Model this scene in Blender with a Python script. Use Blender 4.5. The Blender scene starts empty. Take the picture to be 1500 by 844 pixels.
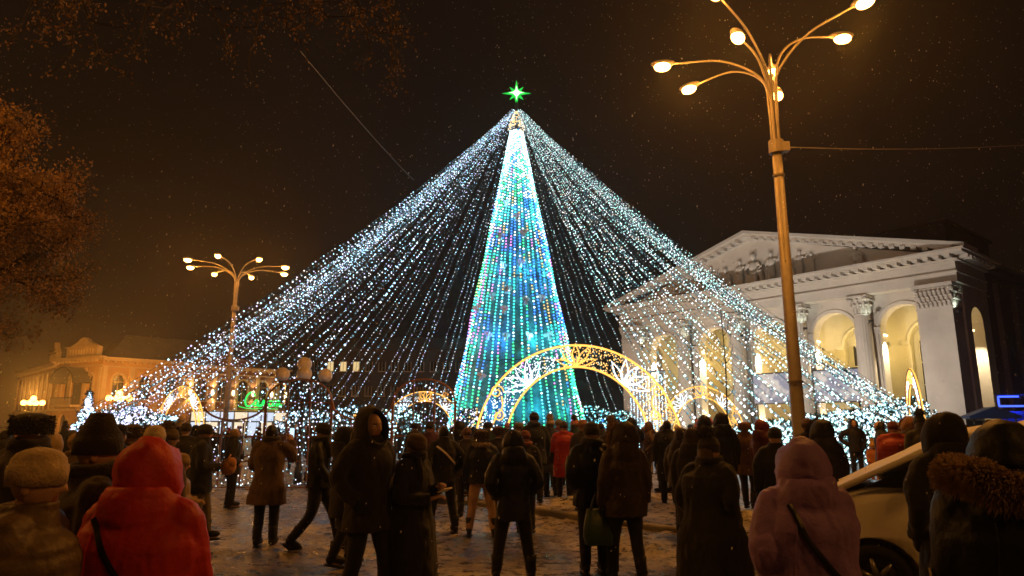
import bpy, math, random
import numpy as np
from mathutils import Vector, Matrix, Euler
from mathutils.bvhtree import BVHTree
random.seed(7)
RNG = np.random.default_rng(11)
PI = math.pi
R = math.radians
SC = bpy.context.scene
COL = SC.collection

# ------------------------------------------------------------------ camera, sky, exposure
cam_data = bpy.data.cameras.new('camera')
cam = bpy.data.objects.new('camera', cam_data)
COL.objects.link(cam)
cam.location = (0, 0, 1.7)
PITCH = R(11.4)
cam.rotation_euler = (R(90) + PITCH, 0, 0)
cam_data.sensor_width = 36
cam_data.lens = 24
cam_data.clip_end = 2000
SC.camera = cam

world = bpy.data.worlds.new('World')
SC.world = world
world.use_nodes = True
wn = world.node_tree.nodes
wl = world.node_tree.links
bg = wn['Background']
tc = wn.new('ShaderNodeTexCoord')
nz = wn.new('ShaderNodeTexNoise')
nz.inputs['Scale'].default_value = 2.2
nz.inputs['Detail'].default_value = 3
rp = wn.new('ShaderNodeValToRGB')
rp.color_ramp.elements[0].position = .35
rp.color_ramp.elements[0].color = (.0074, .0038, .0022, 1)
rp.color_ramp.elements[1].position = .75
rp.color_ramp.elements[1].color = (.0135, .0066, .0036, 1)
wl.new(tc.outputs['Generated'], nz.inputs['Vector'])
wl.new(nz.outputs['Fac'], rp.inputs['Fac'])
wl.new(rp.outputs['Color'], bg.inputs['Color'])
bg.inputs['Strength'].default_value = .55

vs = SC.view_settings
vs.view_transform = 'Standard'
vs.look = 'None'
vs.exposure = 0
vs.gamma = 1
vs.use_curve_mapping = False
cy = SC.cycles
cy.use_denoising = True
cy.denoiser = 'OPENIMAGEDENOISE'
cy.max_bounces = 5
cy.diffuse_bounces = 2
cy.glossy_bounces = 2
cy.transmission_bounces = 4
cy.transparent_max_bounces = 6
cy.volume_bounces = 0
cy.sample_clamp_indirect = 3
cy.sample_clamp_direct = 0
cy.use_adaptive_sampling = True
cy.adaptive_threshold = .012
cy.pixel_filter_type = 'BLACKMAN_HARRIS'
cy.filter_width = 1.6
cy.volume_step_rate = 4
cy.caustics_reflective = False
cy.caustics_refractive = False

HAZE = .00075
SODIUM = (1.0, .36, .045)
STREET_W = 330

# ------------------------------------------------------------------ helpers
CP, SP = math.cos(PITCH), math.sin(PITCH)
def ray(x, y):
    a, v = (x - 750) / 1000, (422 - y) / 1000
    return np.array([a, CP - SP * v, SP + CP * v])
def G(x, y, z=0.):
    """ground (or height z) point seen in the photograph at pixel x, y"""
    r = ray(x, y)
    return r * ((z - 1.7) / r[2]) + [0, 0, 1.7]
def AT(x, y, Y):
    r = ray(x, y)
    return r * (Y / r[1]) + [0, 0, 1.7]

def tag(o, label=None, cat=None, group=None, kind=None):
    if label: o['label'] = label
    if cat: o['category'] = cat
    if group: o['group'] = group
    if kind: o['kind'] = kind
    return o

def empty(name, loc=(0, 0, 0), rz=0, label=None, cat=None, group=None):
    o = bpy.data.objects.new(name, None)
    COL.objects.link(o)
    o.location = loc
    o.rotation_euler = (0, 0, rz)
    o.empty_display_size = .2
    return tag(o, label, cat, group)

def lattice(seed):
    return np.random.default_rng(seed).random((24, 24, 24))
LAT = lattice(3)
def vnoise(p):
    """3-D value noise, p (n,3) -> (n,) in 0..1"""
    i = np.floor(p).astype(int)
    f = p - i
    f = f * f * (3 - 2 * f)
    i %= 24
    j = (i + 1) % 24
    def L(a, b, c): return LAT[a, b, c]
    x0, y0, z0 = i.T
    x1, y1, z1 = j.T
    fx, fy, fz = f.T
    a = L(x0, y0, z0) * (1 - fx) + L(x1, y0, z0) * fx
    b = L(x0, y1, z0) * (1 - fx) + L(x1, y1, z0) * fx
    c = L(x0, y0, z1) * (1 - fx) + L(x1, y0, z1) * fx
    d = L(x0, y1, z1) * (1 - fx) + L(x1, y1, z1) * fx
    return (a * (1 - fy) + b * fy) * (1 - fz) + (c * (1 - fy) + d * fy) * fz

class MB:
    def __init__(s):
        s.v, s.f, s.m, s.n = [], [], [], 0
    def add(s, verts, faces, mi=0):
        verts = np.asarray(verts, float).reshape(-1, 3)
        o = s.n
        s.v.append(verts)
        s.n += len(verts)
        s.f += [[i + o for i in f] for f in faces]
        s.m += [mi] * len(faces) if np.isscalar(mi) else list(mi)
        return s
    def box(s, c, size, rz=0, mi=0, rot=None):
        x, y, z = [q / 2 for q in size]
        P = np.array([[-x, -y, -z], [x, -y, -z], [x, y, -z], [-x, y, -z], [-x, -y, z], [x, -y, z], [x, y, z], [-x, y, z]])
        if rot is not None:
            P = P @ np.array(rot.to_matrix()).T
        elif rz:
            cc, ss = math.cos(rz), math.sin(rz)
            P = np.stack([P[:, 0] * cc - P[:, 1] * ss, P[:, 0] * ss + P[:, 1] * cc, P[:, 2]], 1)
        return s.add(P + np.array(c), [[3, 2, 1, 0], [4, 5, 6, 7], [0, 1, 5, 4], [1, 2, 6, 5], [2, 3, 7, 6], [3, 0, 4, 7]], mi)
    def loft(s, rings, mi=0, caps=True, closed=True):
        n = len(rings[0])
        V = np.concatenate(rings)
        F = []
        for k in range(len(rings) - 1):
            a, b = k * n, (k + 1) * n
            for i in range(n if closed else n - 1):
                j = (i + 1) % n
                F.append([a + i, a + j, b + j, b + i])
        if caps:
            F.append(list(range(n))[::-1])
            F.append([(len(rings) - 1) * n + i for i in range(n)])
        return s.add(V, F, mi)
    def tube(s, pts, r, n=8, mi=0, caps=True):
        P = np.asarray(pts, float)
        rr = np.full(len(P), r) if np.isscalar(r) else np.asarray(r, float)
        T = np.gradient(P, axis=0)
        T /= np.linalg.norm(T, axis=1)[:, None] + 1e-12
        up = np.array([0, 0, 1.]) if abs(T[0][2]) < .9 else np.array([1., 0, 0])
        rings = []
        a = np.arange(n) * 2 * PI / n
        u = np.cross(T[0], up)
        u /= np.linalg.norm(u)
        for k in range(len(P)):
            u = u - T[k] * (u @ T[k])
            u /= np.linalg.norm(u) + 1e-12
            w = np.cross(T[k], u)
            rings.append(P[k] + rr[k] * (np.cos(a)[:, None] * u + np.sin(a)[:, None] * w))
        return s.loft(rings, mi, caps)
    def ell(s, c, r, seg=16, rg=10, mi=0, rot=None):
        r = (r, r, r) if np.isscalar(r) else r
        V, F = [[0, 0, -1]], []
        for i in range(1, rg):
            t = PI * i / rg
            for j in range(seg):
                a = 2 * PI * j / seg
                V.append([math.sin(t) * math.cos(a), math.sin(t) * math.sin(a), -math.cos(t)])
        V.append([0, 0, 1])
        for j in range(seg):
            F.append([0, 1 + (j + 1) % seg, 1 + j])
        for i in range(rg - 2):
            for j in range(seg):
                a, b = 1 + i * seg, 1 + (i + 1) * seg
                F.append([a + j, a + (j + 1) % seg, b + (j + 1) % seg, b + j])
        l, b = len(V) - 1, 1 + (rg - 2) * seg
        for j in range(seg):
            F.append([b + j, b + (j + 1) % seg, l])
        V = np.array(V) * np.array(r)
        if rot is not None:
            V = V @ np.array(rot.to_matrix()).T
        return s.add(V + np.array(c), F, mi)
    def octa(s, P, r, mi=0):
        """small bulbs: an octahedron at each point"""
        P = np.asarray(P, float).reshape(-1, 3)
        n = len(P)
        if n == 0: return s
        r = np.full(n, r) if np.isscalar(r) else np.asarray(r)
        D = np.array([[1, 0, 0], [0, 1, 0], [-1, 0, 0], [0, -1, 0], [0, 0, 1], [0, 0, -1.]])
        V = (P[:, None, :] + D[None] * r[:, None, None]).reshape(-1, 3)
        T = np.array([[0, 1, 4], [1, 2, 4], [2, 3, 4], [3, 0, 4], [1, 0, 5], [2, 1, 5], [3, 2, 5], [0, 3, 5]])
        F = (np.arange(n)[:, None, None] * 6 + T[None]).reshape(-1, 3).tolist()
        m = mi if np.isscalar(mi) else np.repeat(np.asarray(mi), 8).tolist()
        return s.add(V, F, m)
    def prism(s, poly, axis_o, ax, ay, az, d, mi=0):
        """2-D polygon (a,b) extruded by d along az; world = o + a*ax + b*ay"""
        o, ax, ay, az = [np.asarray(q, float) for q in (axis_o, ax, ay, az)]
        p = np.asarray(poly, float)
        A = o + p[:, :1] * ax + p[:, 1:] * ay
        return s.loft([A, A + az * d], mi)
    def xform(s, f):
        s.v = [f(v) for v in s.v]
        return s
    def mesh(s, name):
        me = bpy.data.meshes.new(name)
        V = np.concatenate(s.v) if s.v else np.zeros((0, 3))
        me.from_pydata(V.tolist(), [], s.f)
        if any(s.m):
            me.polygons.foreach_set('material_index', s.m)
        return me
    def build(s, name, mats, parent=None, smooth=False):
        me = s.mesh(name)
        return link(me, name, mats, parent, smooth)

def link(me, name, mats, parent=None, smooth=False):
    for m in (mats if isinstance(mats, (list, tuple)) else [mats]):
        me.materials.append(m)
    if smooth:
        me.polygons.foreach_set('use_smooth', [True] * len(me.polygons))
    me.update()
    o = bpy.data.objects.new(name, me)
    COL.objects.link(o)
    if parent: o.parent = parent
    return o

def remesh(mb, vox, smooth=3, folds=0., fseed=0., fscale=(7, 7, 4), quilt=None):
    me = mb.mesh('tmp')
    o = bpy.data.objects.new('tmp', me)
    COL.objects.link(o)
    m = o.modifiers.new('r', 'REMESH')
    m.mode = 'VOXEL'
    m.voxel_size = vox
    if smooth:
        k = o.modifiers.new('s', 'SMOOTH')
        k.factor = .5
        k.iterations = smooth
    dg = bpy.context.evaluated_depsgraph_get()
    out = bpy.data.meshes.new_from_object(o.evaluated_get(dg))
    bpy.data.objects.remove(o)
    bpy.data.meshes.remove(me)
    n = len(out.vertices)
    if folds and n:
        co = np.empty(n * 3); no = np.empty(n * 3)
        out.vertices.foreach_get('co', co)
        out.vertex_normals.foreach_get('vector', no)
        co = co.reshape(-1, 3); no = no.reshape(-1, 3)
        warp = co + .12 * np.stack([vnoise(co * 3 + 7), vnoise(co * 3 + 31), vnoise(co * 3 + 53)], 1)
        q = np.array(fscale)
        d = np.abs(vnoise(warp * q * 1.6 + 40 + fseed) - .5) * 1.7 - .42 + .5 * (np.abs(vnoise(warp * q * [3.4, 3.4, 2.2] + fseed) - .5) * 2 - .5) + .25 * (vnoise(warp * q * 7 + fseed) - .5)
        if quilt:
            d = d * .5 + quilt * (np.abs(np.sin(co[:, 2] * PI / .085 + 2.0 * (vnoise(co * 6 + 9) - .5))) ** .55 - .6)
        co += no * d[:, None] * folds
        out.vertices.foreach_set('co', co.ravel())
    return out

def spline(P, n):
    """Catmull-Rom through the points"""
    P = np.asarray(P, float)
    Q = np.vstack([2 * P[0] - P[1], P, 2 * P[-1] - P[-2]])
    out = []
    for t in np.linspace(0, len(P) - 1, n):
        i = min(int(t), len(P) - 2)
        u = t - i
        a, b, c, d = Q[i:i + 4]
        out.append(.5 * (2 * b + (c - a) * u + (2 * a - 5 * b + 4 * c - d) * u * u + (3 * b - a - 3 * c + d) * u ** 3))
    return np.array(out)

# ------------------------------------------------------------------ materials
def mat(name, col, rough=.7, var=.25, scale=6., bump=.15, bscale=None, metal=0., spec=None, sheen=0., coat=0.):
    m = bpy.data.materials.new(name)
    m.use_nodes = True
    nt = m.node_tree
    b = nt.nodes['Principled BSDF']
    b.inputs['Roughness'].default_value = rough
    b.inputs['Metallic'].default_value = metal
    if spec is not None: b.inputs['Specular IOR Level'].default_value = spec
    if sheen: b.inputs['Sheen Weight'].default_value = sheen
    if coat: b.inputs['Coat Weight'].default_value = coat
    t = nt.nodes.new('ShaderNodeTexCoord')
    if var:
        n = nt.nodes.new('ShaderNodeTexNoise')
        n.inputs['Scale'].default_value = scale
        n.inputs['Detail'].default_value = 5
        n.inputs['Roughness'].default_value = .62
        r = nt.nodes.new('ShaderNodeValToRGB')
        r.color_ramp.elements[0].position = .3
        r.color_ramp.elements[1].position = .72
        r.color_ramp.elements[0].color = [c * (1 - var) for c in col] + [1]
        r.color_ramp.elements[1].color = [min(1, c * (1 + var * .7)) for c in col] + [1]
        nt.links.new(t.outputs['Object'], n.inputs['Vector'])
        nt.links.new(n.outputs['Fac'], r.inputs['Fac'])
        nt.links.new(r.outputs['Color'], b.inputs['Base Color'])
    else:
        b.inputs['Base Color'].default_value = (*col, 1)
    if bump:
        n2 = nt.nodes.new('ShaderNodeTexNoise')
        n2.inputs['Scale'].default_value = bscale or scale * 6
        n2.inputs['Detail'].default_value = 4
        bp = nt.nodes.new('ShaderNodeBump')
        bp.inputs['Strength'].default_value = bump
        bp.inputs['Distance'].default_value = .02
        nt.links.new(t.outputs['Object'], n2.inputs['Vector'])
        nt.links.new(n2.outputs['Fac'], bp.inputs['Height'])
        nt.links.new(bp.outputs['Normal'], b.inputs['Normal'])
    return m

def glow(name, col, s, sample=True):
    m = bpy.data.materials.new(name)
    m.use_nodes = True
    nt = m.node_tree
    nt.nodes.remove(nt.nodes['Principled BSDF'])
    e = nt.nodes.new('ShaderNodeEmission')
    e.inputs['Color'].default_value = (*col, 1)
    e.inputs['Strength'].default_value = s
    nt.links.new(e.outputs[0], nt.nodes['Material Output'].inputs['Surface'])
    if not sample: m.cycles.emission_sampling = 'NONE'
    return m

CLOTH = {}
def cloth(col, kind='wool'):
    if max(col) < .075: col = tuple(c * .62 for c in col)
    k = (tuple(np.round(col, 4)), kind)
    if k not in CLOTH:
        if kind == 'nylon':
            CLOTH[k] = mat('nylon', col, .58, .22, 5, .25, 45, spec=.35)
        elif kind == 'knit':
            CLOTH[k] = mat('knit', col, .95, .3, 30, .5, 90, sheen=.2)
        elif kind == 'fur':
            CLOTH[k] = mat('fur', col, .9, .45, 25, .6, 60, sheen=.3)
        else:
            CLOTH[k] = mat('wool', col, .9, .3, 9, .25, 110, sheen=.15)
    return CLOTH[k]

M = {}
M['skin'] = mat('skin', (.50, .30, .22), .55, .12, 14, .06)
M['eye_white'] = mat('eye_white', (.7, .68, .64), .25, 0, bump=0)
M['iris'] = mat('iris', (.03, .02, .015), .2, 0, bump=0)
M['lips'] = mat('lips', (.38, .14, .11), .5, .1, 20, 0)
M['hair_dark'] = mat('hair_dark', (.018, .012, .008), .55, .4, 60, .4, 120)
M['hair_brown'] = mat('hair_brown', (.07, .038, .018), .55, .4, 60, .4, 120)
M['hair_fair'] = mat('hair_fair', (.28, .19, .09), .55, .4, 60, .4, 120)
M['leather'] = mat('leather', (.012, .01, .009), .38, .3, 12, .15)
M['pole'] = mat('painted_steel', (.14, .12, .105), .5, .3, 3, .1, 25)
M['dark_metal'] = mat('dark_metal', (.03, .028, .027), .45, .3, 5, .1)
M['copper_frame'] = mat('copper_frame', (.34, .15, .06), .45, .25, 6, .1, metal=.3)
M['white_wire'] = mat('white_wire', (.30, .31, .32), .5, 0, bump=0)
M['green_wire'] = mat('dark_wire', (.012, .02, .016), .6, 0, bump=0)
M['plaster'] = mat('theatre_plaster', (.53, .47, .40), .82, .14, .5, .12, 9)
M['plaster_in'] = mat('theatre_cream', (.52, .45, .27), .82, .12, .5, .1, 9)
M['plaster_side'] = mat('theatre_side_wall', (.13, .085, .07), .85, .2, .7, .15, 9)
M['roof_metal'] = mat('roof_metal', (.16, .15, .15), .55, .25, .6, .15, 6)
M['ochre'] = mat('ochre_render', (.50, .30, .13), .85, .25, .35, .15, 8)
M['cream_trim'] = mat('cream_trim', (.58, .45, .28), .8, .18, 1, .1, 8)
M['brown_wall'] = mat('brown_render', (.22, .115, .065), .85, .25, .35, .15, 8)
M['dark_wall'] = mat('dark_block_wall', (.055, .045, .042), .9, .3, .3, .15, 8)
M['glass'] = mat('dark_glass', (.012, .012, .014), .08, 0, bump=0, spec=.6)
M['asphalt_kerb'] = mat('kerb_stone', (.22, .20, .18), .75, .35, 3, .4, 25)
M['bark'] = mat('bark', (.055, .038, .026), .9, .35, 8, .7, 22)
M['leaf_dry'] = mat('dry_leaves', (.36, .21, .08), .75, .5, 1.2, 0)
M['evergreen'] = mat('evergreen', (.02, .035, .018), .8, .4, 3, 0)
M['snow'] = mat('snow', (.72, .72, .74), .6, .12, 4, .5, 22)
M['flake'] = mat('snowflake', (.8, .8, .82), .8, 0, bump=0)
M['paint_white'] = mat('car_paint', (.74, .73, .70), .28, .06, 1.5, 0, coat=.5)
M['tyre'] = mat('tyre_rubber', (.016, .016, .016), .85, .3, 9, .4)
M['rim'] = mat('alloy', (.35, .35, .36), .35, .1, 5, 0, metal=.8)
M['globe_off'] = mat('globe_opal', (.82, .74, .64), .3, .08, 3, 0)
M['bag_green'] = mat('green_plastic', (.03, .075, .02), .4, .3, 7, .3)
M['yellow_bag'] = mat('yellow_plastic', (.55, .40, .03), .4, .2, 7, .2)
M['blue_tarp'] = mat('blue_tarpaulin', (.02, .06, .22), .5, .2, 3, .2)

E = {}
E['lamp'] = glow('sodium_lamp', (1, .50, .12), 26)
E['globe'] = glow('sodium_globe', (1, .46, .09), 9)
E['win'] = glow('lit_window', (1, .72, .32), .9)
E['shop'] = glow('shop_light', (.72, .82, 1.0), 1.05)
E['shopwarm'] = glow('shop_warm', (1, .80, .55), 1.1)
E['green_neon'] = glow('green_neon', (.015, 1, .14), 1.5)
E['blue_neon'] = glow('blue_neon', (.05, .10, 1), 2.8)
E['sconce'] = glow('sconce_bulb', (1, .72, .36), 6)
E['gold'] = glow('gold_rope_light', (1, .47, .085), 2.1)
E['gold_b'] = glow('gold_bulb', (1, .56, .16), 3.0)
E['white_rope'] = glow('white_rope_light', (.80, .88, 1), 2.4)
E['w1'] = glow('bulb_cool', (.42, .76, 1), 4.6)
E['w2'] = glow('bulb_white', (.86, .94, 1), 2.8)
E['w3'] = glow('bulb_dim', (.30, .58, .68), .75)
E['l1'] = glow('bulb_lavender', (.62, .62, 1), 3.0)
E['r1'] = glow('bulb_ice', (.52, .95, .90), 3.2)
E['r2'] = glow('bulb_warmish', (1, .86, .66), 1.5)
E['teal'] = glow('led_teal', (.06, .92, .78), 3.6)
E['aqua'] = glow('led_aqua', (.14, .78, 1), 3.6)
E['blue'] = glow('led_blue', (.05, .22, 1), 3.8)
E['grn'] = glow('led_green', (.06, .95, .30), 3.0)
E['pnk'] = glow('led_pink', (.95, .30, .95), 2.6)
E['amb'] = glow('led_amber', (1, .62, .22), 2.2)
E['wht'] = glow('led_white', (.75, .95, 1), 4.2)
E['star'] = glow('star_core', (.35, 1, .30), 4)
E['star2'] = glow('star_points', (.02, .75, .08), 1.1)
E['phone'] = glow('phone_screen', (.55, .85, 1), 1.6)
LED = ['teal', 'aqua', 'blue', 'grn', 'pnk', 'amb', 'wht']

def point_light(name, loc, w, col, r=.06, parent=None):
    l = bpy.data.lights.new(name, 'POINT')
    l.energy = w
    l.color = col
    l.shadow_soft_size = r
    o = bpy.data.objects.new(name, l)
    COL.objects.link(o)
    o.location = loc
    if parent: o.parent = parent
    return o

def spot_light(name, loc, aim, w, col, deg=70, blend=.6, r=.08, parent=None):
    l = bpy.data.lights.new(name, 'SPOT')
    l.energy = w
    l.color = col
    l.shadow_soft_size = r
    l.spot_size = R(deg)
    l.spot_blend = blend
    o = bpy.data.objects.new(name, l)
    COL.objects.link(o)
    o.location = loc
    d = Vector(aim) - Vector(loc)
    o.rotation_euler = d.to_track_quat('-Z', 'Y').to_euler()
    if parent: o.parent = parent
    return o

# ------------------------------------------------------------------ ground
ISLAND = np.array([(-2.6, 17.2), (-1.71, 16.23), (.3, 14.12), (1.12, 13.13), (2.05, 11.93), (2.69, 11.3), (3.4, 10.7), (4.6, 9.9), (6.5, 9.2),
                   (10, 8.9), (12, 14), (11, 22.6), (4.2, 23.2), (-1, 21.8), (-2.8, 19.4)])
def inside(px, py, poly):
    r = np.zeros(px.shape, bool)
    j = len(poly) - 1
    for i in range(len(poly)):
        xi, yi = poly[i]; xj, yj = poly[j]
        c = ((yi > py) != (yj > py)) & (px < (xj - xi) * (py - yi) / (yj - yi + 1e-12) + xi)
        r ^= c
        j = i
    return r
def gz(x, y):
    return .115 if inside(np.array([x]), np.array([y]), ISLAND)[0] else 0.

def graded(a, b, step, far0, far1, k):
    mid = np.arange(a, b, step)
    out = [b]; st = step
    while out[-1] < far1:
        st *= k; out.append(out[-1] + st)
    lo = [a]; st = step
    while lo[-1] > far0:
        st *= k; lo.append(lo[-1] - st)
    return np.concatenate([np.array(lo[::-1])[:-1], mid, np.array(out)])
gx = graded(-9, 11, .06, -700, 700, 1.12)
gy = graded(5.5, 19, .06, -120, 1100, 1.12)
XX, YY = np.meshgrid(gx, gy)
P3 = np.stack([XX.ravel(), YY.ravel(), np.zeros(XX.size)], 1)
def rough_h(P):
    h = .05 * (vnoise(P * .35 + 3) - .5) + .045 * (vnoise(P * 1.7 + 11) - .5) + .07 * np.abs(vnoise(P * 4.5 + 5) - .5) + .028 * vnoise(P * 10 + 2)
    wet = vnoise(P * .45 + 17)
    k = np.clip((wet - .31) / .10, 0, 1)
    return h * (.10 + .90 * k) - .024 * (1 - k)
hh = rough_h(P3)
near = np.exp(-np.maximum(0, np.hypot(P3[:, 0], P3[:, 1] - 10) - 14) / 8)
hh *= near
ins = inside(P3[:, 0], P3[:, 1], ISLAND)
hh[ins] = .10 + .06 * (vnoise(P3[ins] * 1.1 + 9) - .3) + .05 * np.abs(vnoise(P3[ins] * 4 + 9) - .5)
for mx, my, mr, mh in ((3.95, 12.5, .55, .16), (4.5, 12.1, .5, .12), (2.6, 15.6, .9, .12), (1.3, 15.0, .8, .10), (9.0, 13.2, 1.6, .35), (10.3, 15.5, 1.5, .3), (2.9, 14.0, .6, .1)):
    d = np.hypot(P3[:, 0] - mx, P3[:, 1] - my) / mr
    hh += mh * np.exp(-d * d * 1.5) * (.7 + .6 * vnoise(P3 * 5))
P3[:, 2] = hh
ny, nx = XX.shape
idx = np.arange(ny * nx).reshape(ny, nx)
FF = np.stack([idx[:-1, :-1], idx[:-1, 1:], idx[1:, 1:], idx[1:, :-1]], -1).reshape(-1, 4)
gm = bpy.data.meshes.new('ground')
gm.from_pydata(P3.tolist(), [], FF.tolist())
def ground_mat():
    m = bpy.data.materials.new('trodden_snow')
    m.use_nodes = True
    nt = m.node_tree; N = nt.nodes; L = nt.links
    b = N['Principled BSDF']
    t = N.new('ShaderNodeTexCoord')
    def noise(sc, det=5, ro=.6):
        n = N.new('ShaderNodeTexNoise')
        n.inputs['Scale'].default_value = sc; n.inputs['Detail'].default_value = det; n.inputs['Roughness'].default_value = ro
        L.new(t.outputs['Object'], n.inputs['Vector'])
        return n
    def ramp(src, a, ca, bb, cb):
        r = N.new('ShaderNodeValToRGB')
        r.color_ramp.elements[0].position = a; r.color_ramp.elements[0].color = ca
        r.color_ramp.elements[1].position = bb; r.color_ramp.elements[1].color = cb
        L.new(src, r.inputs['Fac'])
        return r
    n1 = noise(.55, 6, .65); n2 = noise(6, 8, .78); n3 = noise(26, 5, .7)
    big = ramp(n1.outputs['Fac'], .44, (0, 0, 0, 1), .57, (1, 1, 1, 1))
    dirty = ramp(n2.outputs['Fac'], .42, (.022, .017, .014, 1), .58, (.25, .21, .185, 1))
    clean = ramp(n2.outputs['Fac'], .40, (.07, .055, .046, 1), .56, (.52, .48, .45, 1))
    mx = N.new('ShaderNodeMixRGB')
    L.new(big.outputs['Color'], mx.inputs['Fac']); L.new(dirty.outputs['Color'], mx.inputs['Color1']); L.new(clean.outputs['Color'], mx.inputs['Color2'])
    # height: low places hold melt water
    sx = N.new('ShaderNodeSeparateXYZ'); L.new(t.outputs['Object'], sx.inputs[0])
    lo = N.new('ShaderNodeMapRange'); lo.inputs['From Min'].default_value = -.030; lo.inputs['From Max'].default_value = -.019
    L.new(sx.outputs['Z'], lo.inputs['Value'])
    ro = N.new('ShaderNodeMapRange'); ro.inputs['To Min'].default_value = .06; ro.inputs['To Max'].default_value = .52
    L.new(lo.outputs[0], ro.inputs['Value'])
    ra = N.new('ShaderNodeMath'); ra.operation = 'MULTIPLY'
    rr = ramp(n2.outputs['Fac'], .40, (.28, .28, .28, 1), .6, (1.15, 1.15, 1.15, 1))
    L.new(ro.outputs[0], ra.inputs[0]); L.new(rr.outputs['Color'], ra.inputs[1])
    L.new(ra.outputs[0], b.inputs['Roughness'])
    m2 = N.new('ShaderNodeMixRGB'); m2.inputs['Color1'].default_value = (.03, .024, .02, 1)
    L.new(lo.outputs[0], m2.inputs['Fac']); L.new(mx.outputs['Color'], m2.inputs['Color2'])
    L.new(m2.outputs['Color'], b.inputs['Base Color'])
    bp = N.new('ShaderNodeBump'); bp.inputs['Distance'].default_value = .03
    bs = N.new('ShaderNodeMath'); bs.operation = 'MULTIPLY'; bs.inputs[1].default_value = 1.0
    L.new(lo.outputs[0], bs.inputs[0]); L.new(bs.outputs[0], bp.inputs['Strength'])
    ad = N.new('ShaderNodeMath'); L.new(n2.outputs['Fac'], ad.inputs[0]); L.new(n3.outputs['Fac'], ad.inputs[1])
    L.new(ad.outputs[0], bp.inputs['Height']); L.new(bp.outputs['Normal'], b.inputs['Normal'])
    return m
ground = link(gm, 'ground', ground_mat(), smooth=True)
ground['kind'] = 'structure'

kb = MB()
ks = spline(np.c_[ISLAND[0:10], np.zeros(10)], 60)
kt = np.gradient(ks, axis=0); kt /= np.linalg.norm(kt, axis=1)[:, None]
kn = np.stack([kt[:, 1], -kt[:, 0], 0 * kt[:, 0]], 1)   # outwards (towards the road)
prof = [(.0, -.05), (.0, .105), (.02, .13), (.15, .13), (.17, .11), (.17, -.05)]
kb.loft([np.array([ks[i] + kn[i] * (.10 - a) + np.array([0, 0, z + .012 * (vnoise(ks[i:i + 1] * 2)[0] - .5)]) for a, z in prof]) for i in range(60)])
k = kb.build('kerb', M['asphalt_kerb']); k['kind'] = 'structure'
kb = MB()
ks2 = spline([(11, 22.6, 0), (7, 23.0, 0), (4.2, 23.2, 0), (1.5, 22.6, 0), (-1, 21.8, 0)], 30)
kb.loft([np.array([q + np.array([0, a, z]) for a, z in prof]) for q in ks2])
k = kb.build('kerb', M['asphalt_kerb']); k['kind'] = 'structure'
# ------------------------------------------------------------------ theatre
TA = np.array([13., 84.]); TF = np.array([23.9, -29.]); TL = float(np.hypot(*TF)); TF = TF / TL; TN = np.array([-TF[1], TF[0]])
def tmap(V):
    V = np.asarray(V)
    return np.stack([TA[0] + V[:, 0] * TF[0] + V[:, 1] * TN[0], TA[1] + V[:, 0] * TF[1] + V[:, 1] * TN[1], V[:, 2]], 1)
def arch_wall(mb, u0, u1, z0, z1, ops, w0, w1, mi=0, n=14):
    """wall in the (u, w, z) frame with round-headed openings (centre, radius, spring height, sill)"""
    ops = sorted(ops)
    def slab(ua, ub, pa, pb, ta, tb):
        V = [[ua, w0, pa], [ub, w0, pb], [ub, w0, tb], [ua, w0, ta], [ua, w1, pa], [ub, w1, pb], [ub, w1, tb], [ua, w1, ta]]
        mb.add(V, [[0, 1, 2, 3], [5, 4, 7, 6], [0, 4, 5, 1], [3, 2, 6, 7]], mi)
    def side(u, za, zb):
        mb.add([[u, w0, za], [u, w1, za], [u, w1, zb], [u, w0, zb]], [[0, 1, 2, 3]], mi)
    x = u0
    side(u0, z0, z1); side(u1, z0, z1)
    for uc, r, sp, sill in ops:
        if uc - r > x: slab(x, uc - r, z0, z0, z1, z1)
        if sill > z0: slab(uc - r, uc + r, z0, z0, sill, sill)
        side(uc - r, sill, sp); side(uc + r, sill, sp)
        a = np.linspace(PI, 0, n + 1)
        U, Z = uc + r * np.cos(a), sp + r * np.sin(a)
        for i in range(n): slab(U[i], U[i + 1], Z[i], Z[i + 1], z1, z1)
        x = uc + r
    if x < u1: slab(x, u1, z0, z0, z1, z1)
def archivolt(mb, uc, r, sp, w, wid=.32, thick=.12, mi=0, n=18, foot=0):
    a = np.linspace(PI, 0, n + 1)
    rings = []
    pts = [(uc + r * math.cos(q), sp + r * math.sin(q), math.cos(q), math.sin(q)) for q in a]
    for U, Z, c, s_ in pts:
        rings.append(np.array([[U + .03 * c, w, Z + .03 * s_], [U + .03 * c, w - thick * .6, Z + .03 * s_], [U + wid * .8 * c, w - thick, Z + wid * .8 * s_], [U + wid * c, w, Z + wid * s_]]))
    mb.loft(rings, mi)

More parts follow.
